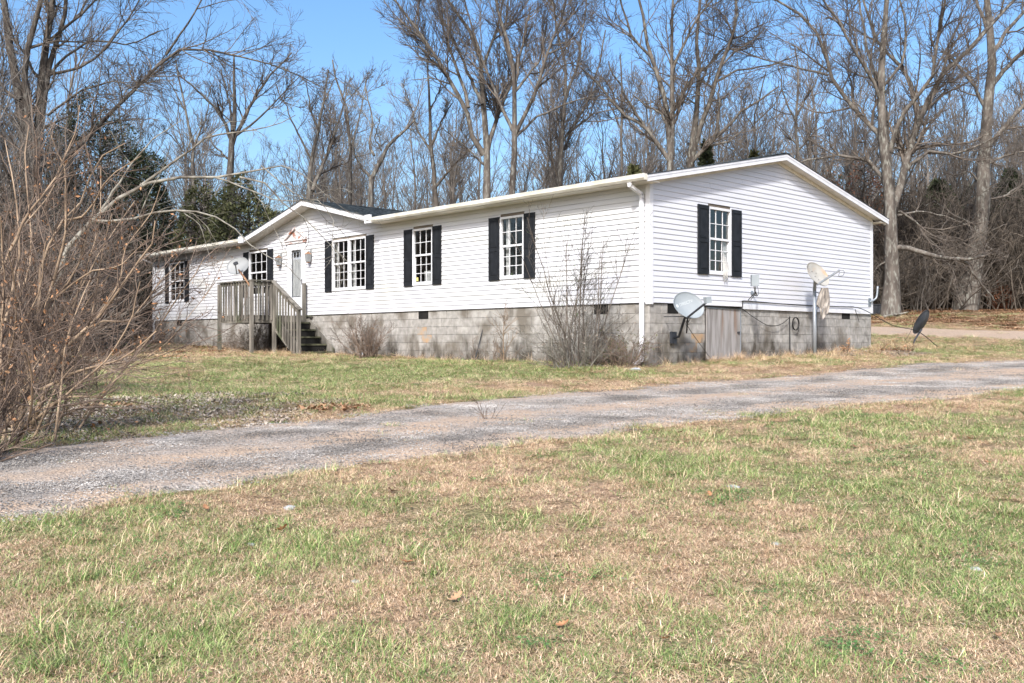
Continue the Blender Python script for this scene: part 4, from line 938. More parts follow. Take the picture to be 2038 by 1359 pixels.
# C: dish on the deck rail
cC = at(473, 529, 28.4); baseC = np.array([-13.95, DY - .09, RZ + .05]); baseC = at(500, 574, float(FW @ (np.array([DX1, DY, 2]) - CAM)) + .02)
dC = thing('satellite_dish', baseC, 'pale grey satellite dish with a rusty arm mounted on the deck railing', 'satellite dish')
nC = unit(-FW * .86 + UP * .35 - RT * .22); rC, e1, e2, nn = bowl(cC, nC, .1, .70, .56, .06, M_dishw, dC)
MB().tube([baseC, baseC - RT * .12 + UP * .2, cC - nn * .08 - e2 * .1], .028, 8).build('mast', M_rust, dC, True)
fC = cC + nn * .34 - e2 * .12 + e1 * .12
MB().beam(cC - e2 * .27, fC, .03, .03).build('feed_arm', M_dishw, dC); MB().beam(fC - nn * .02 - e1 * .05, fC + e1 * .06 + e2 * .03, .07, .08).build('feed_horn', M_iron, dC)
# D: dark dish seen from behind in the grass
pD = gp(1817, 685); dD_ = float(FW @ (pD - CAM)); cD = at(1833, 641, dD_ + .1)
dD = thing('satellite_dish', pD, 'dark satellite dish seen from behind on a short leaning post in the grass', 'satellite dish')
nD = unit(FW * .75 + RT * -.55 + UP * .38); rD, e1, e2, nn = bowl(cD, nD, .45, .52, .74, .05, M_dishb, dD, flat=0)
MB().tube([pD - UP * .1, pD + UP * .12 + RT * .05, cD - nn * .02 - UP * .2], .026, 8).build('post', M_iron, dD, True)
fD = cD + nn * .45 - UP * .12; MB().tube([cD - UP * .2 + nn * .02, cD + nn * .22 - UP * .12], .012, 6).build('feed_arm', M_iron, dD)
MB().tube(catm([cD - RT * .22 - UP * .02, cD - RT * .28 - UP * .25, at(1797, 684, dD_)], 12), .005, 5).pieces('cable', M_black, dD, True)
# signal box on the gable wall
sb = np.array([.02, 3.62, 1.52]); bxc = at(1502.5, 559, 20.6)
bxo = thing('antenna_box', sb, 'small grey antenna box on a bent bracket between the gable window and the plywood door', 'antenna box')
bb = MB(); bb.box((-.07, -.055, -.115), (.07, .055, .125)); V = [np.array(bxc) + RT * v[0] * 1.15 - FW * v[1] + UP * v[2] for v in bb.v]; MB().add(V, bb.f).build('housing', M_dish, bxo)
MB().tube([sb, sb + [.10, .02, .0], np.array(bxc) - UP * .22, np.array(bxc) - UP * .12], .018, 8).build('bracket', M_dishw, bxo, True)
MB().tube([sb + [.0, -.03, .05], sb + [.012, -.03, .05]], .05, 10).build('wall_plate', M_galv, bxo)
MB().tube([np.array(bxc) - UP * .12 - RT * .02, np.array(bxc) - UP * .25, (.04, 3.42, 1.40)], .010, 6).tube([np.array(bxc) - UP * .12 + RT * .02, np.array(bxc) - UP * .27 + RT * .01, (.04, 3.52, 1.41)], .008, 6).tube(catm([np.array(bxc) - UP * .12 + RT * .05, np.array(bxc) - UP * .2 + RT * .07, np.array(bxc) - UP * .3 + RT * .07, np.array(bxc) - UP * .33 + RT * .02, np.array(bxc) - UP * .25 - RT * .02], 16), .005, 5).pieces('cable', M_black, bxo, True)
# bare mast bracket on the far corner
mb = np.array([.03, 9.12, 1.52]); mt_ = thing('mast_bracket', mb, 'empty galvanised J-shaped mast bracket on the far corner of the gable wall', 'bracket')
MB().tube(catm([mb, mb + [.06, .12, .06], at(1745, 590, 25.5), at(1747, 570, 25.5)], 14), .026, 8).build('mast', M_galv, mt_, True); MB().box(mb - [.012, .07, .12], mb + [.0, .07, .10]).build('wall_plate', M_galv, mt_)
# shepherd hook in front of the foundation
h0 = gp(944, 718); dh = float(FW @ (h0 - CAM))
o = MB().tube(catm([at(944, 719, dh), at(951, 695, dh), at(961, 655, dh), at(968, 632, dh), at(976, 624, dh), at(984, 625, dh), at(984, 635, dh), at(979, 633, dh), at(979, 627, dh)], 44), .011, 8).build('shepherd_hook', M_iron, None, True)
tag(o, 'thin black iron plant hook leaning in front of the block foundation', 'plant hook')
# stones, branch, box
def rock(u, v, r, lab, nm='stone'):
    p = gp(u, v); n_ = 10; V = []; F_ = []
    for i_ in range(6):
        ph = math.pi * i_ / 5
        for s in range(n_): a = 6.283 * s / n_; k_ = r * (.75 + .4 * rng.uniform()); V.append(p + np.array([math.sin(ph) * math.cos(a) * k_, math.sin(ph) * math.sin(a) * k_ * .8, math.cos(ph) * k_ * .38 + r * .02]))
    for i_ in range(5):
        for s in range(n_): F_.append((i_ * n_ + s, (i_ + 1) * n_ + s, (i_ + 1) * n_ + (s + 1) % n_, i_ * n_ + (s + 1) % n_))
    tag(MB().add(V, F_).build(nm, M_stone_t, None), lab, 'stone', 'pale stones lying about')
rock(722, 708, .17, 'pale flat rock at the foot of the reddish shrub'); rock(1265, 737, .13, 'white stone beside the foot of the downspout'); rock(578, 1014, .055, 'pale stone at the upper left of the foreground lawn, nearest the driveway'); rock(1460, 972, .05, 'pale stone on the right of the foreground lawn'); rock(1545, 1085, .035, 'small grey stone in the right foreground grass'); rock(707, 1160, .03, 'small dark-and-white stone left of centre in the foreground')
rock(500, 1087, .03, 'small pale pebble in the left foreground grass'); rock(1240, 1155, .028, 'small white pebble near the centre of the foreground'); rock(1940, 1135, .04, 'grey stone at the far right of the foreground')
fb = gp(1758, 634); e_ = gp(1795, 630)
o = MB().tube(catm([fb + UP * .06, fb * .5 + e_ * .5 + UP * .10, e_ + UP * .12, e_ + RT * .3 + UP * .2], 10), [.06, .06, .055, .05, .05, .045, .04, .035, .03, .02], 7).build('fallen_branch', M_twig_l, None, True); tag(o, 'pale fallen branch lying in the leaves right of the house corner', 'branch')
bx_ = gp(1747, 626); bt = thing('metal_tub', bx_, 'dark low metal tub half hidden behind the house corner', 'tub')
V8 = [(-.55, -.3, 0), (.55, -.3, 0), (.55, .3, 0), (-.55, .3, 0), (-.6, -.34, .42), (.6, -.34, .42), (.6, .34, .42), (-.6, .34, .42)]
MB().add([bx_ + RT * a + FW * b + UP * c for a, b, c in V8], BOXF).build('body', M_iron, bt)
m = MB(); c4 = [bx_ + RT * a + FW * b + UP * c for a, b, c in V8[4:]]
for a, b in zip(c4, c4[1:] + c4[:1]): m.beam(a, b, .05, .04)
m.build('rim', M_iron, bt)
# single oak leaves on the grass
lm = MB(); out = [(-.5, 0), (-.38, .12), (-.25, .08), (-.12, .26), (0, .12), (.14, .30), (.24, .12), (.36, .16), (.5, 0), (.36, -.16), (.24, -.12), (.14, -.28), (0, -.12), (-.12, -.24), (-.25, -.08), (-.38, -.10)]
lm.add([(0, 0, 0)] + [(x * .13, y * .13, .05 * abs(y) + .10 * x * x) for x, y in out], [(0, i_ + 1, (i_ + 1) % 16 + 1) for i_ in range(16)])
leaf_me = mesh('fallen_leaf', lm.v, lm.f, False, (M_leafo,)); leaf_me2 = mesh('fallen_leaf', lm.v, lm.f, False, (M_leaf,))
LL = ['just below the driveway edge, right of centre', 'in the green grass right of centre, leftmost of three', 'in the green grass right of centre, middle of three', 'on the right of the lawn near the driveway', 'on the right of the lawn, upper one near the frame edge',
      'in the tan grass right of centre below the drive', 'just below the driveway, left of centre', 'on the left of the lawn by the driveway edge', 'in the middle of the foreground, left of centre', 'low in the foreground, left of the centre line', 'low in the foreground, right of the centre line',
      'near the bottom edge, right of centre', 'at the bottom right corner of the lawn', 'on the ground under the arching shrub, right one', 'on the ground under the arching shrub, left one', 'in the green grass right of centre, rightmost of three', 'at the very bottom edge on the left', 'in the straw just left of centre below the drive']
for k_, (u, v) in enumerate([(1354, 866), (1658, 878), (1735, 888), (1930, 878), (1963, 925), (1413, 993), (780, 985), (410, 1020), (810, 1130), (907, 1200), (1120, 1255), (1320, 1282), (1985, 1280), (185, 858), (200, 850), (1700, 895), (222, 1352), (560, 1062)]):
    p = gp(u, v); o = bpy.data.objects.new('fallen_leaf', leaf_me if k_ % 3 else leaf_me2); COL.objects.link(o); o.location = p + UP * .022; o.rotation_euler = (rng.uniform(-.5, .5), rng.uniform(-.5, .5), rng.uniform(0, 6)); s = rng.uniform(.45, .85) * (1.6 if k_ in (13, 14) else 1); o.scale = (s, s, s)
    tag(o, 'curled brown oak leaf ' + LL[k_], 'leaf', 'single oak leaves on the lawn')
print('props', TRIS[0])

# ------------------------------------------------------------------ trees
def interp_on(P, t):
    N, n, _ = P.shape; f = t * (n - 1); i_ = np.minimum(f.astype(int), n - 2); r = (f - i_)[:, None]; ar = np.arange(N)
    return P[ar, i_] * (1 - r) + P[ar, i_ + 1] * r, P[ar, i_ + 1] - P[ar, i_]
def grow(P, R, per_m, lr, ang, n, trop, wig, rmin, ratio=.55, t0=.15, cap=None, lenfall=.55, droop=0.0):
    """children of branches P (N,n,3), R (N,n)"""
    L_ = np.linalg.norm(np.diff(P, axis=1), axis=2).sum(1); cnt = np.maximum(1, rng.poisson(L_ * per_m)); idx = np.repeat(np.arange(len(P)), cnt)
    if cap and len(idx) > cap: idx = rng.choice(idx, cap, replace=False)
    N = len(idx); t = rng.uniform(t0, .98, N); b, tg = interp_on(P[idx], t); tg /= np.linalg.norm(tg, axis=1, keepdims=True) + 1e-9
    rp = R[idx, 0] * (1 - t) + R[idx, -1] * t
    pr = rng.normal(size=(N, 3)); pr -= (pr * tg).sum(1, keepdims=True) * tg; pr /= np.linalg.norm(pr, axis=1, keepdims=True)
    a = rng.normal(ang, .18, N)[:, None]; d = np.cos(a) * tg + np.sin(a) * pr
    ln = rng.uniform(*lr, N) * (1 - lenfall * t) * np.clip(L_[idx] / (lr[1] * 1.2), .35, 1.3)
    Q = np.zeros((N, n, 3)); Q[:, 0] = b; st = (ln / (n - 1))[:, None]
    for k_ in range(1, n):
        d = d + rng.normal(0, wig, (N, 3)); d[:, 2] += trop - droop * k_; d /= np.linalg.norm(d, axis=1, keepdims=True); Q[:, k_] = Q[:, k_ - 1] + d * st
    r0 = np.clip(rp * ratio * rng.uniform(.7, 1.1, N), rmin * 1.3, None); RR = r0[:, None] + (rmin - r0)[:, None] * np.linspace(0, 1, n)[None] ** .8
    return Q, RR
def acc(lst, P, R, k): lst.append(sweep(P, R, k))
def build_acc(lst, name, mt, parent):
    V = []; Q = []; n = 0
    for v, q_ in lst: V.append(v); Q.append(q_ + n); n += len(v)
    return link(name, mesh(name, np.concatenate(V), np.concatenate(Q), True, (mt,)), parent)
def px_limbs(limbs, D, n=12, spread=.30, extend=True, wk=.68):
    """limbs traced from the picture, each set at its own distance in the tree"""
    out = []; pool = []
    for li_, (pts, w0, w1) in enumerate(limbs):
        pts = np.array(pts, float); d0 = D
        if pool:
            A = np.array(pool); k_ = np.argmin(((A[:, :2] - pts[0]) ** 2).sum(1)); d0 = A[k_, 2]
        if extend and pts[-1, 1] < 30: v = pts[-1] - pts[-2]; v = v / np.linalg.norm(v); pts = np.vstack([pts, pts[-1] + v * 70, pts[-1] + v * 150 + (rng.uniform(-25, 25), 0)]); w1 = w1 * .45
        s = np.r_[0, np.cumsum(np.linalg.norm(np.diff(pts, axis=0), axis=1))]; t = np.linspace(0, s[-1], n); U = np.interp(t, s, pts[:, 0]); Vv = np.interp(t, s, pts[:, 1])
        slope = 0 if li_ == 0 else rng.uniform(-spread, spread) * 1.6; dep = d0 + slope * t / FPX * D
        jit = rng.normal(0, 1.1, (n, 2)); jit[0] = 0
        P = np.array([at(U[k_] + jit[k_, 0], Vv[k_] + jit[k_, 1] * .5, dep[k_]) for k_ in range(n)])
        w = (w0 + (w1 - w0) * np.linspace(0, 1, n) ** .7) * wk; Rr = w / FPX * D
        if li_ == 0: P[0, 2] = min(P[0, 2], gz(P[0, 0], P[0, 1])) - .2; Rr[0] *= 1.25
        out.append((P, Rr)); pool += [(U[k_], Vv[k_], dep[k_]) for k_ in range(n)]
    return out
def tree(name, D, limbs, label, group='bare trees behind the house', dens=1.0, bark=None, twig=None, trop=.12, wig=.17, trunk_n=1, rmin=.0065, lens=(1.4, 4.2), cat='tree', spread=.3, caps=(260, 1500, 5200), droop=0.0, l3=(.35, .9)):
    if D > 37: dens *= 1.55; caps = tuple(int(c_ * q_) for c_, q_ in zip(caps, (1.5, 2.1, 2.3)))
    L_ = px_limbs(limbs, D, spread=spread); P = np.stack([a for a, b in L_]); R = np.stack([b for a, b in L_])
    root = thing(name, P[0, 0] + UP * .2, label, cat, group)
    tr = []; acc(tr, P[:trunk_n], R[:trunk_n], 12); acc(tr, P[trunk_n:], R[trunk_n:], 7) if len(P) > trunk_n else None
    build_acc(tr, 'trunk', bark or M_bark, root)
    cr = []; src_P, src_R = (P, R) if len(P) < 3 else (P[1:], R[1:])
    A, B = grow(src_P, src_R, 1.25 * dens, lens, .75, 7, trop, wig, rmin * 1.6, .55, .12, caps[0], droop=droop); acc(cr, A, B, 4)
    A2, B2 = grow(A, B, 2.4 * dens, (.7, 1.9), .72, 5, trop * .9, wig * 1.1, rmin * 1.1, .6, .12, caps[1], droop=droop); acc(cr, A2, B2, 3)
    A3, B3 = grow(A2, B2, 3.6 * dens, l3, .7, 4, trop * .6, wig * 1.1, rmin * .8, .7, .1, caps[2], droop=droop); acc(cr, A3, B3, 3)
    A4, B4 = grow(A, B, 3.0 * dens, (.3, .8), .8, 4, trop * .6, wig, rmin * .8, .5, .1, caps[2] // 3, droop=droop); acc(cr, A4, B4, 3)
    build_acc(cr, 'crown', twig or M_twig, root)
    return root, (A2, B2, A3, B3)

tree('oak_tree', 42, [([(1772, 622), (1775, 560), (1776, 500), (1772, 430), (1770, 361), (1760, 309), (1757, 232), (1752, 170), (1755, 103), (1763, 26), (1765, 0)], 25, 8),
    ([(1773, 425), (1790, 375), (1802, 325), (1819, 278), (1830, 232), (1855, 185), (1881, 139), (1943, 88), (1974, 46), (2015, 5)], 14, 5), ([(1828, 240), (1809, 155), (1788, 129), (1747, 88), (1721, 10)], 8, 3.5),
    ([(1761, 315), (1750, 262), (1696, 216), (1655, 155), (1636, 77), (1598, 31), (1546, 0)], 9, 4.5), ([(1752, 200), (1742, 170), (1701, 103), (1670, 46), (1639, 0)], 6, 3.5), ([(1757, 221), (1727, 103), (1711, 10)], 6, 4),
    ([(1649, 150), (1600, 138), (1567, 129), (1500, 113), (1440, 80), (1380, 55)], 4, 1), ([(1772, 300), (1778, 268), (1809, 206), (1855, 160), (1866, 77), (1881, 0)], 8, 4), ([(1765, 370), (1757, 355), (1727, 319), (1670, 309), (1608, 319), (1570, 330)], 8, 2),
    ([(1800, 345), (1812, 328), (1850, 301), (1897, 309), (1948, 289), (2015, 258)], 6, 2), ([(1775, 495), (1800, 492), (1830, 500), (1881, 515), (1930, 516), (1959, 510)], 9, 4), ([(1905, 516), (1925, 525), (1938, 546), (1959, 572), (1979, 598)], 5, 1.5),
    ([(1790, 420), (1828, 446), (1841, 471), (1863, 486), (1881, 517), (1899, 537), (1890, 570)], 4, 1.3), ([(1772, 450), (1745, 440), (1715, 430), (1690, 400)], 7, 2), ([(1785, 430), (1830, 420), (1880, 430), (1930, 450)], 4, 1), ([(1755, 175), (1800, 120), (1805, 50), (1790, 0)], 5, 3), ([(1772, 520), (1745, 530), (1730, 560), (1750, 580), (1790, 600)], 3, 1)],
    'huge spreading bare oak just right of the gable end with a long lichened side limb', dens=.8, bark=M_bark, caps=(240, 1500, 4600), wig=.2)
tree('oak_tree', 46, [([(1918, 612), (1930, 570), (1945, 500), (1955, 420), (1958, 330), (1965, 230), (1975, 120), (1972, 60), (1965, 0)], 32, 10),
    ([(1958, 225), (1958, 211), (1933, 165), (1907, 129), (1880, 100)], 6, 3), ([(1968, 200), (1974, 170), (1995, 144), (2038, 98), (2080, 60)], 9, 4), ([(1972, 110), (2005, 60), (2038, 25), (2070, 0)], 7, 4), ([(1970, 75), (1964, 52), (1943, 0)], 6, 3),
    ([(1950, 310), (2005, 247), (2038, 206), (2080, 160)], 8, 5), ([(1960, 490), (1979, 500), (2015, 515), (2038, 541), (2070, 560)], 5, 2), ([(1955, 370), (1930, 340), (1900, 350), (1870, 340)], 4, 1.5), ([(1958, 330), (2000, 310), (2050, 300)], 5, 2), ([(1950, 450), (1900, 430), (1860, 400), (1840, 410)], 4, 1.5), ([(1957, 400), (2000, 390), (2038, 365)], 4, 2)],
    'tall pale-trunked bare tree near the right edge, swollen at its foot', dens=.8, caps=(240, 1400, 4200), wig=.2)
tree('bare_tree', 44, [([(1335, 470), (1335, 322), (1330, 250), (1322, 190), (1305, 137), (1290, 100), (1285, 50), (1275, 12)], 15, 3), ([(1336, 310), (1337, 250), (1337, 150), (1337, 75), (1340, 12)], 10, 3.5),
    ([(1335, 350), (1335, 322), (1285, 252), (1242, 230), (1217, 200), (1182, 160), (1155, 135)], 9, 2.5), ([(1282, 252), (1250, 200), (1237, 172), (1215, 145), (1210, 122)], 5, 2), ([(1305, 137), (1300, 120), (1257, 75), (1247, 32), (1237, 5)], 5, 2.5),
    ([(1338, 225), (1372, 160), (1385, 150), (1415, 127), (1437, 97), (1462, 92), (1520, 97)], 5, 1.5), ([(1338, 140), (1370, 67), (1387, 37), (1415, 5)], 5, 2), ([(1334, 260), (1315, 225), (1285, 210), (1262, 190)], 5, 2)],
    'wide many-limbed bare tree rising behind the roof left of the gable peak', dens=.85, caps=(220, 1300, 4200), wig=.22)
tree('bare_tree', 45, [([(1372, 470), (1372, 325), (1382, 262), (1387, 207), (1392, 162), (1385, 75), (1392, 12)], 14, 4), ([(1374, 335), (1375, 310), (1397, 245), (1415, 195), (1427, 150), (1442, 112), (1460, 70), (1467, 25), (1465, 0)], 10, 4),
    ([(1427, 162), (1462, 142), (1530, 130), (1590, 110)], 4, 1.3), ([(1374, 345), (1377, 322), (1412, 287), (1450, 250), (1475, 222), (1512, 200), (1550, 172)], 8, 2), ([(1420, 280), (1427, 262), (1432, 212), (1430, 165)], 5, 2), ([(1415, 290), (1450, 282), (1482, 255), (1490, 240)], 4, 1.2), ([(1392, 170), (1410, 130), (1440, 95)], 4, 2), ([(1385, 210), (1362, 190), (1345, 195)], 3, 1.5)],
    'smooth two-stemmed bare tree rising just behind the gable peak', dens=.85, caps=(200, 1300, 4200), wig=.22)
tree('bare_tree', 43, [([(970, 480), (970, 392), (969, 340), (966, 294), (960, 201), (963, 130), (947, 77), (892, 0)], 15, 3.5), ([(963, 309), (944, 278), (929, 226), (901, 170), (873, 120), (836, 68), (799, 18)], 9, 3), ([(970, 300), (978, 263), (997, 216), (1015, 173), (1030, 120), (1060, 50)], 8, 2.5),
    ([(932, 215), (932, 201), (910, 139), (888, 77), (873, 15)], 6, 2.5), ([(960, 208), (929, 139), (904, 80), (873, 31)], 6, 2.5), ([(966, 330), (935, 300), (900, 270), (880, 255)], 4, 1.2), ([(963, 130), (985, 70), (1000, 10)], 5, 2.5), ([(873, 120), (835, 95), (805, 90)], 3, 1), ([(901, 170), (860, 155), (820, 160)], 3, 1)],
    'tall vase-shaped bare tree above the middle of the roof, left of its darker twin', dens=1.05, trop=.16, wig=.12, caps=(260, 1600, 5400))
tree('bare_tree', 41, [([(1018, 480), (1018, 386), (1023, 309), (1024, 247), (1023, 185), (1021, 124), (997, 46), (987, 0)], 13, 4), ([(1024, 270), (1058, 201), (1089, 108), (1114, 46), (1126, 0)], 7, 3), ([(1023, 190), (1034, 108), (1055, 31)], 6, 3), ([(1024, 275), (1071, 232), (1132, 204), (1180, 190)], 5, 1.5),
    ([(1058, 201), (1061, 185), (1129, 124), (1157, 136)], 4, 1.2), ([(1022, 262), (997, 210), (966, 133), (947, 80), (930, 20)], 6, 2.5), ([(1022, 150), (1005, 90), (1010, 20)], 5, 2.5), ([(1089, 108), (1130, 90), (1160, 50)], 3, 1.2), ([(1023, 185), (1075, 120), (1090, 40)], 5, 2)],
    'straight dark-trunked bare tree above the middle of the roof with steeply rising limbs', dens=1.05, trop=.16, wig=.12, bark=M_bark2, caps=(260, 1600, 5200))
tree('bare_tree', 48, [([(1117, 450), (1117, 309), (1123, 216), (1129, 139), (1114, 77), (1100, 10)], 9, 2.5), ([(1117, 400), (1108, 340), (1112, 305), (1132, 263), (1173, 201), (1194, 124), (1205, 60)], 6, 2), ([(1125, 200), (1150, 130), (1160, 60), (1165, 10)], 5, 2), ([(1128, 150), (1100, 100), (1080, 60)], 3, 1.2), ([(1130, 265), (1170, 235), (1195, 180)], 4, 1.2)],
    'slim bare tree with fine upright twigs, right of the dark-trunked tree', dens=1.1, trop=.2, wig=.10, caps=(220, 1300, 4400))
tree('bare_tree', 46, [([(867, 480), (867, 395), (860, 309), (857, 263), (854, 155), (850, 110)], 11, 2), ([(862, 380), (904, 328), (941, 290), (960, 275)], 5, 1.5), ([(858, 290), (880, 240), (900, 205)], 5, 1.5), ([(857, 300), (830, 260), (815, 200), (800, 165)], 4, 1.2), ([(856, 220), (875, 180), (880, 150)], 3, 1)],
    'knotty dark bare tree left of the vase-shaped tree', dens=1.0, bark=M_bark2, wig=.25, caps=(160, 1000, 3200))
tree('bare_tree', 40, [([(738, 480), (737, 400), (736, 360), (745, 345), (762, 320), (762, 297), (799, 266), (824, 241)], 13, 3), ([(736, 352), (715, 325), (703, 300), (700, 260)], 5, 1.5), ([(745, 310), (735, 290), (742, 250), (735, 200), (725, 160)], 4.5, 1.5), ([(800, 266), (830, 215), (845, 150)], 3, 1), ([(760, 300), (745, 275), (760, 230)], 3, 1)],
    'crooked pale bare tree with a bent elbow limb above the front gable roof', dens=1.0, bark=M_bark, twig=M_twig_l, wig=.28, caps=(150, 900, 3000))
tree('bare_tree', 42, [([(459, 480), (459, 365), (459, 291), (465, 247), (468, 188), (465, 110)], 18, 2.5), ([(462, 290), (488, 227), (530, 159), (580, 106)], 7, 2), ([(458, 275), (447, 241), (403, 188), (359, 150)], 6, 1.8), ([(462, 260), (455, 200), (440, 140)], 5, 1.5), ([(470, 270), (510, 240), (560, 190), (600, 150)], 4, 1.2), ([(459, 320), (425, 290), (400, 240)], 4, 1.2)],
    'thick dark-stemmed bare tree above the left roof, its limbs opening like a fan', dens=1.0, bark=M_bark2, wig=.18, caps=(200, 1300, 4200))
tree('bare_tree', 43, [([(615, 480), (615, 383), (621, 306), (633, 262), (647, 188), (655, 140)], 11, 2), ([(622, 380), (627, 365), (659, 291), (683, 218), (690, 170)], 7, 2), ([(620, 320), (590, 260), (570, 215), (550, 170)], 4, 1.2), ([(633, 262), (615, 210), (610, 160)], 4, 1.2), ([(647, 200), (665, 160), (672, 130)], 3, 1)],
    'forked bare tree directly above the peak of the front gable', dens=1.0, wig=.2, caps=(180, 1100, 3600))
tree('bare_tree', 47, [([(697, 480), (697, 388), (697, 306), (691, 218), (668, 159), (660, 120)], 9, 2), ([(697, 300), (715, 230), (730, 160)], 4, 1.2), ([(694, 260), (680, 200), (690, 150)], 3, 1), ([(697, 340), (670, 300), (650, 260)], 3, 1)],
    'slender bare tree between the forked tree and the crooked pale one', dens=1.0, wig=.18, caps=(150, 1000, 3200))
tree('bare_tree', 45, [([(385, 500), (385, 350), (382, 277), (359, 174), (350, 120)], 8, 2), ([(384, 300), (410, 230), (420, 170)], 4, 1.2), ([(370, 220), (340, 170), (320, 130)], 3, 1), ([(384, 330), (350, 280), (320, 250)], 3, 1)],
    'thin leaning bare tree above the left end of the roof', dens=1.0, wig=.2, caps=(140, 900, 3000))
tree('bare_tree', 52, [([(1240, 480), (1238, 330), (1236, 240), (1240, 160), (1232, 110)], 7, 2), ([(1237, 260), (1210, 200), (1195, 160)], 3, 1), ([(1237, 240), (1262, 190), (1275, 160)], 3, 1)],
    'straight slim bare pole of a tree left of the wide many-limbed one', dens=1.1, wig=.12, trop=.2, caps=(150, 900, 3000))
tree('bare_tree', 50, [([(1590, 470), (1590, 330), (1583, 240), (1590, 150), (1580, 90)], 8, 2), ([(1586, 250), (1560, 190), (1550, 130)], 4, 1.2), ([(1586, 230), (1620, 170), (1640, 120)], 4, 1.2), ([(1588, 290), (1555, 255), (1535, 230)], 3, 1), ([(1588, 300), (1625, 260), (1660, 235)], 3, 1)],
    'upright bare tree behind the right slope of the gable', dens=1.1, wig=.2, caps=(170, 1100, 3600))
tree('bare_tree', 50, [([(1505, 470), (1505, 300), (1500, 240), (1515, 180), (1525, 140)], 6, 1.5), ([(1502, 260), (1480, 220), (1470, 185)], 3, 1), ([(1503, 245), (1540, 210), (1555, 180)], 3, 1)],
    'low twiggy bare tree between the gable peak trees and the upright one', dens=1.3, wig=.2, trop=.16, caps=(150, 1000, 3400))
# big tree at the left, nearer than the house end
tree('bare_tree', 34, [([(62, 735), (62, 600), (60, 450), (50, 300), (42, 200), (28, 140), (18, 88), (12, 30), (6, 0)], 32, 12), ([(60, 400), (58, 250), (48, 132), (59, 74), (77, 18), (80, 0)], 16, 9), ([(66, 480), (75, 300), (80, 165), (91, 88), (100, 30), (102, 0)], 22, 11), ([(82, 240), (95, 150), (109, 97), (130, 30), (132, 0)], 11, 7),
    ([(80, 330), (120, 320), (153, 300), (230, 214), (268, 180), (325, 115), (363, 96), (421, 99), (520, 122), (585, 145), (650, 178)], 8, 1.2), ([(330, 110), (375, 46), (402, 0)], 4, 1.5), ([(85, 170), (120, 120), (180, 80), (260, 90), (320, 60)], 5, 1.5), ([(90, 150), (150, 140), (200, 110), (240, 60), (270, 10)], 5, 2), ([(95, 230), (160, 180), (230, 160), (300, 190)], 4, 1.2), ([(40, 200), (10, 180), (-30, 120)], 6, 3), ([(100, 80), (160, 30), (190, 0)], 5, 2)],
    'large rough-barked bare tree at the left edge, several trunks rising together', group='bare trees at the left edge', dens=1.5, bark=M_bark2, twig=M_twig, wig=.17, trop=.03, rmin=.0055, lens=(1.2, 3.4), caps=(400, 2600, 9000), l3=(.3, .8), trunk_n=4, spread=.15)
tree('bare_tree', 17.5, [([(95, 760), (100, 620), (130, 500), (200, 420), (270, 370), (353, 353), (418, 353), (477, 353), (518, 327), (560, 330)], 13, 2), ([(180, 440), (250, 440), (300, 425), (359, 418), (418, 424), (465, 453), (510, 500), (560, 520), (600, 560)], 5, .8), ([(477, 353), (530, 365), (565, 409), (600, 430), (650, 480), (690, 520)], 3.5, .7), ([(430, 354), (490, 375), (550, 400), (620, 400), (680, 420)], 3, .6), ([(280, 370), (344, 321), (382, 297), (412, 271), (465, 265), (550, 250), (588, 230)], 5, 1), ([(360, 418), (400, 450), (420, 520), (440, 560)], 2, .5), ([(560, 330), (600, 345), (640, 380), (700, 430)], 2.2, .6), ([(520, 330), (560, 365), (600, 395), (640, 400), (665, 440), (660, 500), (685, 540)], 2.2, .5), ([(200, 420), (260, 330), (300, 280), (360, 240)], 5, 1)],
    'leaning lichen-grey bare tree whose long limbs reach right over the deck', group='bare trees at the left edge', dens=1.15, bark=M_twig_l, twig=M_twig_l, wig=.2, trop=-.01, rmin=.0028, lens=(.5, 1.6), caps=(240, 1100, 2600), l3=(.15, .45), spread=.12, droop=.012)
print('trees', TRIS[0])

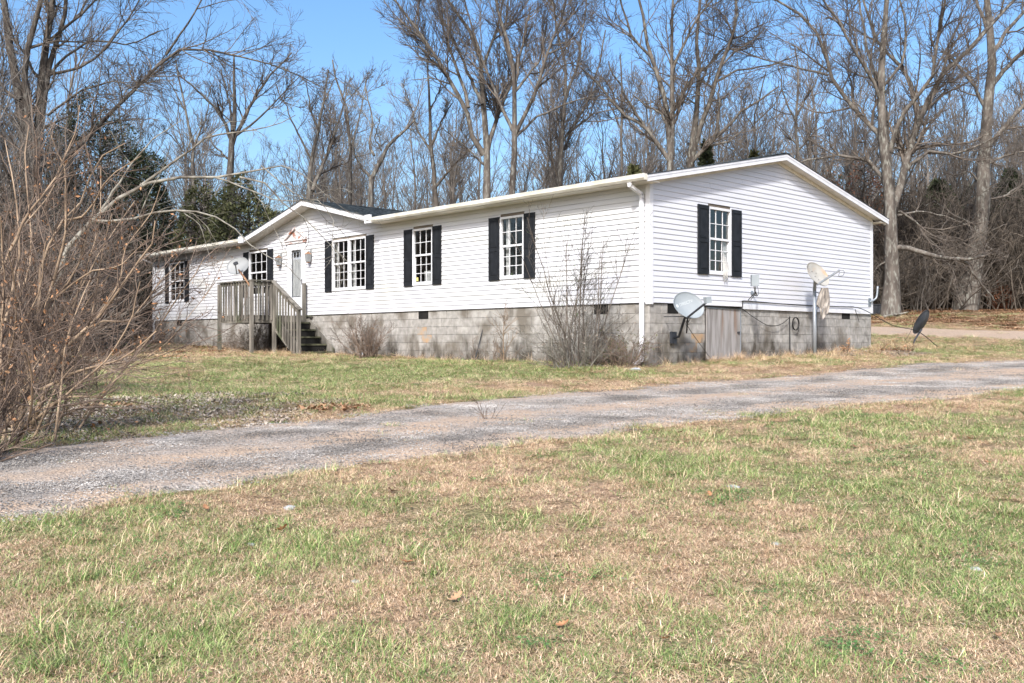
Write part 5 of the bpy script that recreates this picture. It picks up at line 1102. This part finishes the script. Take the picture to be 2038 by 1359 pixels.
# ------------------------------------------------------------------ shrubs
def shrub(name, base, stems, label, mt, rad=.25, hgt=1.5, spread=.5, r0=.012, dens=1.0, cat='shrub', group='leafless shrubs along the foundation', leaf=None, nleaf=0, lean=(0, 0), caps=(600, 2200), wig=.12, leafsz=(.015, .03), k=4, rmin=.0022, lens=.4, l2=(.08, .3)):
    base = np.array(base, float); root = thing(name, base, label, cat, group); n = 7
    a = rng.uniform(0, 6.28, stems); r = rad * rng.uniform(0, 1, stems) ** .5; B = base + np.stack([r * np.cos(a), r * np.sin(a), np.full(stems, -.05)], 1)
    az = a + rng.normal(0, .5, stems); el = np.pi / 2 - np.abs(rng.normal(0, spread, stems)); d = np.stack([np.cos(az) * np.cos(el) + lean[0], np.sin(az) * np.cos(el) + lean[1], np.sin(el)], 1); d /= np.linalg.norm(d, axis=1, keepdims=True)
    ln = hgt * rng.uniform(.45, 1.05, stems); P = np.zeros((stems, n, 3)); P[:, 0] = B
    for q_ in range(1, n): d = d + rng.normal(0, wig, (stems, 3)); d[:, 2] += .02; d /= np.linalg.norm(d, axis=1, keepdims=True); P[:, q_] = P[:, q_ - 1] + d * (ln / (n - 1))[:, None]
    P[:, 1:, 2] = np.maximum(P[:, 1:, 2], base[2] + .02)
    R = (r0 * rng.uniform(.6, 1.2, stems))[:, None] * np.linspace(1, .3, n)[None]
    s = []; acc(s, P, R, 6); build_acc(s, 'stem', mt, root)
    t = []; A, Br = grow(P, R, 7 * dens, (lens * .5, lens * 1.4), .6, 5, .05, wig * 1.3, rmin * 1.2, .6, .1, caps[0]); acc(t, A, Br, k - 1)
    A2, B2 = grow(A, Br, 9 * dens, l2, .7, 4, .02, wig * 1.4, rmin, .7, .1, caps[1]); acc(t, A2, B2, 3)
    build_acc(t, 'twig', mt, root)
    if leaf is not None and nleaf:
        i_ = rng.integers(0, len(A2), nleaf); c = A2[i_, rng.integers(1, 4, nleaf)]; sz = rng.uniform(*leafsz, nleaf)[:, None]; e1 = rng.normal(size=(nleaf, 3)); e1 /= np.linalg.norm(e1, axis=1, keepdims=True); e2 = np.cross(e1, rng.normal(size=(nleaf, 3))); e2 /= np.linalg.norm(e2, axis=1, keepdims=True)
        V = np.stack([c, c + e1 * sz + e2 * sz * .45, c + e1 * sz * 2, c + e1 * sz - e2 * sz * .45], 1).reshape(-1, 3)
        o = link('foliage', mesh('foliage', V, np.arange(nleaf * 4).reshape(-1, 4), False, (leaf,)), root)
    return root
def sh_at(u, v): return gp(u, v)
shrub('leafless_shrub', sh_at(1150, 731), 44, 'big tangled leafless shrub against the blocks near the downspout', M_twig_l, .5, 1.3, .8, .009, 1.2, caps=(600, 2000), wig=.2, leaf=M_leafg, nleaf=250)
shrub('leafless_shrub', sh_at(1150, 731), 20, 'tall thin whips with a few green leaves rising before the siding', M_twig, .35, 3.2, .20, .013, .7, caps=(300, 1000), wig=.07, leaf=M_greenleaf, nleaf=90, leafsz=(.014, .022), lens=.7)
shrub('leafless_shrub', sh_at(1235, 731), 40, 'low twiggy shrub with dull green leaves beside the downspout', M_twig_r, .35, .8, .8, .007, 1.4, caps=(500, 2000), wig=.2, leaf=M_olive, nleaf=400)
shrub('leafless_shrub', (-3.9, -.55, gz(-3.9, -.55)), 26, 'low brown brush at the foot of the blocks between the sapling and the big shrub', M_twig_r, .6, .6, .7, .006, 1.2, caps=(400, 1500), wig=.2)
shrub('leafless_shrub', sh_at(732, 712), 34, 'reddish-brown leafless shrub in front of the blocks below the paired windows', M_twig_r, .22, 1.15, .42, .013, 1.2, caps=(500, 1800), wig=.13, leaf=M_leaf, nleaf=60)
shrub('leafless_shrub', (-9.3, -.45, gz(-9.3, -.45)), 18, 'thin grey leafless shrub just right of the reddish one', M_twig, .25, 1.1, .35, .008, 1.2, caps=(260, 1000))
shrub('sapling', sh_at(1004, 722), 1, 'single thin sapling standing before the shuttered window', M_twig_t, .03, 1.75, .06, .016, 2.4, caps=(60, 500), wig=.05, lens=.45, group=None, cat='sapling')
shrub('leafless_shrub', (-14.2, -.8, gz(-14.2, -.8)), 60, 'dark dense leafless shrub under the deck', M_wood_far, .35, 1.0, .8, .008, 1.4, caps=(700, 2600), wig=.2)
shrub('leafless_shrub', (-15.6, -.9, gz(-15.6, -.9)), 40, 'low grey rounded brush left of the deck post', M_twig_r, .3, .75, .9, .006, 1.4, caps=(400, 1600), wig=.25)
shrub('leafless_shrub', (-22.3, -.6, gz(-22.3, -.6)), 40, 'brown shrub at the far left corner of the foundation', M_twig_r, .5, .95, .7, .009, 1.2, caps=(400, 1500), wig=.18, leaf=M_leaf, nleaf=120)
shrub('leafless_shrub', sh_at(1790, 700), 26, 'low dry tangle of weeds where the black cable meets the ground', M_twig_r, .3, .4, .9, .006, 1.2, caps=(300, 900), wig=.25, leaf=M_leaf, nleaf=150)
shrub('leafless_shrub', sh_at(1680, 708), 8, 'small brown dead weed at the foot of the gable blocks', M_twig_r, .06, .4, .4, .006, 1.2, caps=(60, 200), leaf=M_leaf, nleaf=120, leafsz=(.02, .035))
shrub('leafless_shrub', sh_at(970, 838), 7, 'tiny wiry weed standing in the gravel driveway', M_twig_r, .05, .32, .4, .004, 1.0, caps=(40, 120), group=None, cat='weed')

# the large arching shrub at the left, traced main stems
bD = 9.6
root = thing('arching_shrub', gp(40, 880), 'large leafless tan-stemmed shrub arching in from the left edge with dry orange leaves', 'shrub')
st_px = [([(60, 860), (100, 740), (138, 679), (184, 645), (230, 587), (275, 522), (302, 488), (310, 440)], 6, 1.6), ([(40, 850), (76, 668), (100, 600), (145, 553), (175, 470), (190, 400)], 6, 1.5), ([(60, 860), (92, 771), (160, 737), (230, 721), (265, 700), (310, 660)], 5.5, 1.2),
    ([(50, 800), (80, 600), (80, 520), (126, 440), (168, 394), (180, 344), (214, 298), (250, 285)], 6, 1.2), ([(90, 620), (130, 474), (130, 383), (125, 330), (100, 270)], 4.5, 1.2), ([(20, 850), (20, 640), (60, 540), (60, 440), (50, 330), (60, 250)], 6, 1.3), ([(40, 820), (110, 660), (170, 560), (200, 500), (240, 440), (270, 400)], 4.5, 1.1),
    ([(30, 860), (0, 700), (10, 560), (0, 430)], 6, 1.5), ([(138, 679), (200, 640), (260, 640), (320, 560), (360, 520)], 3.5, .9), ([(184, 645), (240, 560), (250, 490), (300, 430), (320, 370)], 3, .8), ([(100, 600), (180, 540), (240, 530), (290, 480)], 3, .8), ([(60, 830), (130, 790), (200, 790), (240, 770)], 3, .8), ([(50, 850), (140, 780), (210, 720), (260, 640), (280, 560)], 4, .9),
    ([(20, 500), (60, 420), (110, 360), (150, 260), (160, 210)], 4, .9), ([(-30, 800), (-20, 600), (30, 470), (90, 400), (140, 310)], 5, 1), ([(10, 640), (40, 500), (30, 380), (10, 280)], 4, 1), ([(126, 440), (170, 430), (220, 350), (280, 310)], 3, .8), ([(60, 860), (130, 700), (150, 600), (200, 450), (200, 330)], 4, 1), ([(30, 860), (60, 760), (40, 660), (80, 580), (90, 480)], 4, 1), ([(70, 860), (180, 800), (240, 820), (220, 850)], 2.5, .7)]
L_ = px_limbs(st_px, bD, spread=.35, extend=False, wk=.9); P = np.stack([a for a, b in L_]); R = np.stack([b for a, b in L_])
# more stems from the same clump
nS = 30; a = rng.uniform(0, 6.28, nS); c0 = gp(-10, 880); B = c0 + np.stack([.75 * rng.uniform(0, 1, nS) * np.cos(a), .75 * rng.uniform(0, 1, nS) * np.sin(a), np.full(nS, -.05)], 1); el = np.pi / 2 - np.abs(rng.normal(0, .5, nS)); d = np.stack([np.cos(a) * np.cos(el), np.sin(a) * np.cos(el), np.sin(el)], 1)
ln = rng.uniform(.8, 2.8, nS); P2 = np.zeros((nS, 12, 3)); P2[:, 0] = B
for q_ in range(1, 12): d = d + rng.normal(0, .09, (nS, 3)); d /= np.linalg.norm(d, axis=1, keepdims=True); P2[:, q_] = P2[:, q_ - 1] + d * (ln / 11)[:, None]
P2[:, 1:, 2] = np.maximum(P2[:, 1:, 2], c0[2] + .03); R2 = rng.uniform(.007, .018, nS)[:, None] * np.linspace(1, .35, 12)[None]
P = np.concatenate([P, P2]); R = np.concatenate([R, R2]); s = []; acc(s, P, R, 8); build_acc(s, 'stem', M_twig_t, root)
t = []; A, Br = grow(P, R, 5.2, (.3, 1.1), .6, 6, .04, .16, .0028, .6, .08, 700); acc(t, A, Br, 4); A2, B2 = grow(A, Br, 6.5, (.12, .5), .7, 5, .0, .2, .0018, .7, .1, 2600); acc(t, A2, B2, 3); A3, B3 = grow(A2, B2, 7, (.05, .2), .7, 3, .0, .2, .0013, .7, .1, 3600); acc(t, A3, B3, 3)
build_acc(t, 'twig', M_twig_r, root)
def leafcloud(src, n, sz, mt, root, keep=None):
    i_ = rng.integers(0, len(src), n); c = src[i_, rng.integers(1, src.shape[1], n)]; cl = fbm(c[:, 0] * 2.5 + c[:, 2] * 1.7, c[:, 1] * 2.5 - c[:, 2] * 2.1, 91, 2); c = c[cl > .52]; n = len(c)
    s_ = rng.uniform(*sz, n)[:, None]; e1 = rng.normal(size=(n, 3)); e1[:, 2] -= 1; e1 /= np.linalg.norm(e1, axis=1, keepdims=True); e2 = np.cross(e1, rng.normal(size=(n, 3))); e2 /= np.linalg.norm(e2, axis=1, keepdims=True); e3 = np.cross(e1, e2)
    V = np.stack([c, c + e1 * s_ + e2 * s_ * .5 + e3 * s_ * .2, c + e1 * s_ * 2, c + e1 * s_ - e2 * s_ * .5], 1).reshape(-1, 3)
    return link('dry_leaves', mesh('dry_leaves', V, np.arange(n * 4).reshape(-1, 4), False, (mt,)), root)
leafcloud(A2, 1500, (.012, .028), M_leafo, root); leafcloud(A3, 900, (.012, .024), M_leaf, root)
# second, farther brush clumps on the left
for u, v, lab, st_, hg in ((-60, 800, 'dense brown brush at the very left edge behind the arching shrub', 60, 3.2), (170, 775, 'sparse brown whips right of the arching shrub', 14, 1.1), (60, 705, 'grey-brown thicket behind the arching shrub', 60, 3.0), (-120, 930, 'low dark bramble at the lower left edge by the driveway', 50, 1.2), (100, 676, 'tangled brown thicket left of the house end', 40, 2.4)):
    shrub('leafless_shrub', gp(u, v), st_, lab, M_twig_r, .9 if hg > 2 else .4, hg, .5, .012, 1.0, caps=(500, 1900), wig=.12, group='leafless brush at the left', lens=.9, leaf=M_leaf, nleaf=200, rmin=.003, l2=(.15, .6), leafsz=(.02, .035))
print('shrubs', TRIS[0])

# ------------------------------------------------------------------ evergreens
def evergreen(name, u, vb, vt, D, wpx, label, mt, seed, group='evergreens among the bare trees', cone=True, n=7000, sz=(.10, .22)):
    b = at(u, vb, D); b[2] = gz(b[0], b[1]); top = at(u, vt, D)[2]; H = top - b[2]; Rm = wpx / FPX * D; root = thing(name, b, label, 'tree', group)
    MB().tube([b - UP * .1, b + UP * H * .5, b + UP * H * .96], [.16, .09, .02], 8).build('trunk', M_bark2, root, True)
    h = rng.uniform(.06, 1, n) ** .9; a = rng.uniform(0, 6.28, n)
    if not cone: ct = rng.uniform(-1, 1, n); h = .5 + .48 * ct
    prof = (np.clip(1 - h, 0, 1) ** .75 if cone else np.sqrt(1 - ct ** 2))
    lmp = .75 + .5 * fbm(a * 1.1 + seed, h * 3, seed + 9, 3); h = h * (1 if cone else lmp) / (1 if cone else 1.05)
    lump = .55 + .9 * fbm(a * 1.6 + seed, h * H * .8, seed, 3); r = Rm * prof * lump * rng.uniform(.35, 1, n) ** .45
    c = b + np.stack([r * np.cos(a), r * np.sin(a), h * H], 1); k_ = fbm(c[:, 0] * 1.3 + c[:, 2], c[:, 1] * 1.3 + c[:, 2] * .7, seed + 5, 3) > .30; c = c[k_]; a = a[k_]; n = len(c)
    s_ = rng.uniform(*sz, n)[:, None]; e1 = np.stack([np.cos(a), np.sin(a), rng.normal(.35, .5, n)], 1) + rng.normal(0, .5, (n, 3)); e1 /= np.linalg.norm(e1, axis=1, keepdims=True); e2 = np.cross(e1, rng.normal(size=(n, 3))); e2 /= np.linalg.norm(e2, axis=1, keepdims=True)
    V = np.stack([c, c + e1 * s_ * .8 + e2 * s_ * .35, c + e1 * s_ * 1.6, c + e1 * s_ * .9 - e2 * s_ * .35], 1).reshape(-1, 3)
    link('crown', mesh('crown', V, np.arange(n * 4).reshape(-1, 4), False, (mt,)), root)
    brn = 140; hb = rng.uniform(.1, .9, brn); ab = rng.uniform(0, 6.28, brn); pr = (1 - hb) ** .7 if cone else np.sqrt(np.clip(1 - (2 * hb - .95) ** 2, 0.02, 1)); ts = np.linspace(0, 1, 4)[None, :, None]
    Pb = (b + np.stack([0 * hb, 0 * hb, hb * H], 1))[:, None] + ts * np.stack([np.cos(ab) * Rm * pr * .8, np.sin(ab) * Rm * pr * .8, .25 * Rm * pr], 1)[:, None]
    s = []; acc(s, Pb, np.tile(np.linspace(.025, .006, 4), (brn, 1)), 3); build_acc(s, 'branch', M_bark2, root)
evergreen('cedar_tree', 200, 675, 190, 41, 130, 'tall dark ragged cedar behind the arching shrub at the left', M_cedar, 1, cone=False, n=24000, sz=(.04, .10))
evergreen('cedar_tree', 285, 665, 300, 43, 75, 'darker cedar right of the tall one, above the left house corner', M_cedar, 2, cone=False, n=12000, sz=(.05, .12))
evergreen('evergreen_tree', 495, 640, 360, 40, 95, 'round olive-green evergreen behind the left roof end', M_olive, 3, cone=False, n=20000, sz=(.05, .12))
evergreen('evergreen_tree', 400, 640, 380, 41, 60, 'olive-green bushy evergreen beside the round one', M_olive, 4, cone=False, n=9000, sz=(.05, .12))
evergreen('cedar_tree', 1262, 600, 334, 46, 60, 'green cedar top peeking over the roof left of the gable peak', M_olive, 5, n=5000)
evergreen('cedar_tree', 1405, 600, 285, 50, 40, 'dark cedar top behind the two-stemmed tree', M_cedar, 6, n=4500)
evergreen('cedar_tree', 1500, 600, 304, 50, 40, 'small cedar tip just left of the gable peak', M_olive, 7, n=3000)
evergreen('cedar_tree', 1870, 615, 355, 55, 95, 'dark cedar standing between the two big right-hand trees', M_cedar, 8, n=11000)
evergreen('cedar_tree', 2010, 615, 340, 56, 90, 'dark cedar at the far right edge', M_cedar, 9, n=9000)
evergreen('cedar_tree', 1745, 615, 400, 58, 70, 'dark cedar low behind the oak trunk', M_cedar, 10, n=6000)
for u, vt, D, w, lab in ((1835, 420, 60, 70, 'dull green cedar low between the oak and the pale-trunked tree'), (1930, 380, 62, 80, 'dull green cedar behind the pale-trunked tree'), (2040, 400, 58, 70, 'dull green cedar cut by the right frame edge'), (1690, 350, 62, 60, 'dull cedar behind the right roof slope')):
    evergreen('cedar_tree', u, 615, vt, D, w, lab, M_cedar, int(u) % 37, cone=False, n=9000, sz=(.08, .18))
print('evergreens', TRIS[0])

# ------------------------------------------------------------------ woodland behind (reads as one mass)
def gen_tree(H, nl, mt, dens=1.0, rt=.13):
    n = 9; P = np.zeros((1, n, 3)); P[0, :, 2] = np.linspace(-.3, H, n); P[0, 1:, :2] = np.cumsum(rng.normal(0, H * .012, (n - 1, 2)), 0); R = np.linspace(rt, .015, n)[None]
    s = []; acc(s, P, R, 6); A, B = grow(P, R, nl / H, (H * .25, H * .5), .55, 7, .12, .13, .014, .6, .22, None, .6); acc(s, A, B, 4)
    A2, B2 = grow(A, B, 1.7 * dens, (.7, 2.0), .6, 5, .08, .16, .009, .6, .15, 420); acc(s, A2, B2, 3); A3, B3 = grow(A2, B2, 3.4 * dens, (.35, 1.0), .65, 4, .05, .16, .006, .7, .1, 2600); acc(s, A3, B3, 3)
    V = []; Q = []; k = 0
    for v, q_ in s: V.append(v); Q.append(q_ + k); k += len(v)
    return mesh('woodland_tree', np.concatenate(V), np.concatenate(Q), True, (mt,))
def gen_brush(H, ns, mt):
    a = rng.uniform(0, 6.28, ns); r = 1.6 * rng.uniform(0, 1, ns) ** .5; n = 6; P = np.zeros((ns, n, 3)); P[:, 0] = np.stack([r * np.cos(a), r * np.sin(a), 0 * a - .1], 1); d = np.stack([rng.normal(0, .25, ns), rng.normal(0, .25, ns), np.ones(ns)], 1); ln = H * rng.uniform(.4, 1.1, ns)
    for q_ in range(1, n): d = d + rng.normal(0, .12, (ns, 3)); d /= np.linalg.norm(d, axis=1, keepdims=True); P[:, q_] = P[:, q_ - 1] + d * (ln / (n - 1))[:, None]
    R = rng.uniform(.01, .03, ns)[:, None] * np.linspace(1, .3, n)[None]; s = []; acc(s, P, R, 4); A, B = grow(P, R, 2.6, (.5, 1.6), .7, 4, .03, .18, .008, .6, .05, 500); acc(s, A, B, 3); A2, B2 = grow(A, B, 3.4, (.3, .9), .7, 3, 0, .2, .006, .7, .05, 1100); acc(s, A2, B2, 3)
    V = []; Q = []; k = 0
    for v, q_ in s: V.append(v); Q.append(q_ + k); k += len(v)
    return mesh('woodland_brush', np.concatenate(V), np.concatenate(Q), True, (mt,))
wsrc = [gen_tree(h, nl, M_wood_far, 1.0, rt) for h, nl, rt in ((15, 20, .15), (13, 18, .12), (17, 22, .18), (11, 16, .09))] + [gen_brush(h, ns, m_) for h, ns, m_ in ((3.2, 45, M_brush), (2.4, 50, M_wood_far), (4.0, 40, M_brush), (2.8, 50, M_brush))]
pts = []; idx = []; scl = []
for k_ in range(230):
    d = rng.uniform(50, 95); l = rng.uniform(-.66, .66) * d
    if rng.uniform() < .0: continue
    pts.append(cw(d, l)); idx.append(rng.integers(0, 4)); s = rng.uniform(.75, 1.12) * (.85 + .3 * (d - 52) / 43); scl.append((s, s, s * .92))
for k_ in range(330):
    d = rng.uniform(44.5, 64); l = rng.uniform(-.64, .66) * d
    pts.append(cw(d, l)); idx.append(4 + rng.integers(0, 4)); s = rng.uniform(.9, 1.5); scl.append((s, s, s))
for k_ in range(60):          # dense thicket right of the house
    d = rng.uniform(47, 60); l = rng.uniform(.34, .62) * d; pts.append(cw(d, l)); idx.append(4 + rng.integers(0, 4)); s = rng.uniform(1.3, 2.0); scl.append((s, s, s))
for k_ in range(150):          # thicket at the left
    d = rng.uniform(24, 50); l = rng.uniform(-.75, -.455 if d < 42 else -.38) * d
    pts.append(cw(d, l)); idx.append(4 + rng.integers(0, 4)); s = rng.uniform(.9, 1.6); scl.append((s, s, s))
for k_ in range(34):
    d = rng.uniform(26, 50); l = rng.uniform(-.70, -.44) * d; pts.append(cw(d, l)); idx.append(rng.integers(0, 4)); s = rng.uniform(.6, .9); scl.append((s, s, s))
pts = np.array(pts); pts[:, 2] = T(pts[:, 0], pts[:, 1])
hk = ~((pts[:, 0] < 2) & (pts[:, 0] > -27) & (pts[:, 1] > -4) & (pts[:, 1] < 13)); pts = pts[hk]; idx = np.array(idx)[hk]; scl = np.array(scl)[hk]; n = len(pts)
scatter('woodland', wsrc, pts, np.c_[rng.normal(0, .04, (n, 2)), rng.uniform(0, 6.28, n)], scl, idx, 'leafless grey-brown woodland filling the background behind the house', 'woodland')
# rusty leaf-holding saplings in the right-hand thicket
for u, v, vt, D, w, lab in ((1720, 600, 300, 47, 45, 'young beech holding rusty leaves behind the gable slope'), (1650, 600, 330, 50, 45, 'rusty-leaved sapling behind the right slope of the gable'), (1800, 612, 470, 50, 40, 'low rusty-leaved bush behind the oak trunk'), (1990, 622, 560, 47, 22, 'small reddish bush at the foot of the pale-trunked tree')):
    evergreen('young_tree', u, v, vt, D, w, lab, pm('rusty_leaves', (.12, .05, .03), (.26, .12, .07), 2, .85), 60 + int(u) % 30, group='saplings with rusty leaves', cone=False, n=1500, sz=(.05, .11))
print('TRIS', TRIS[0], 'objects', len(bpy.data.objects))
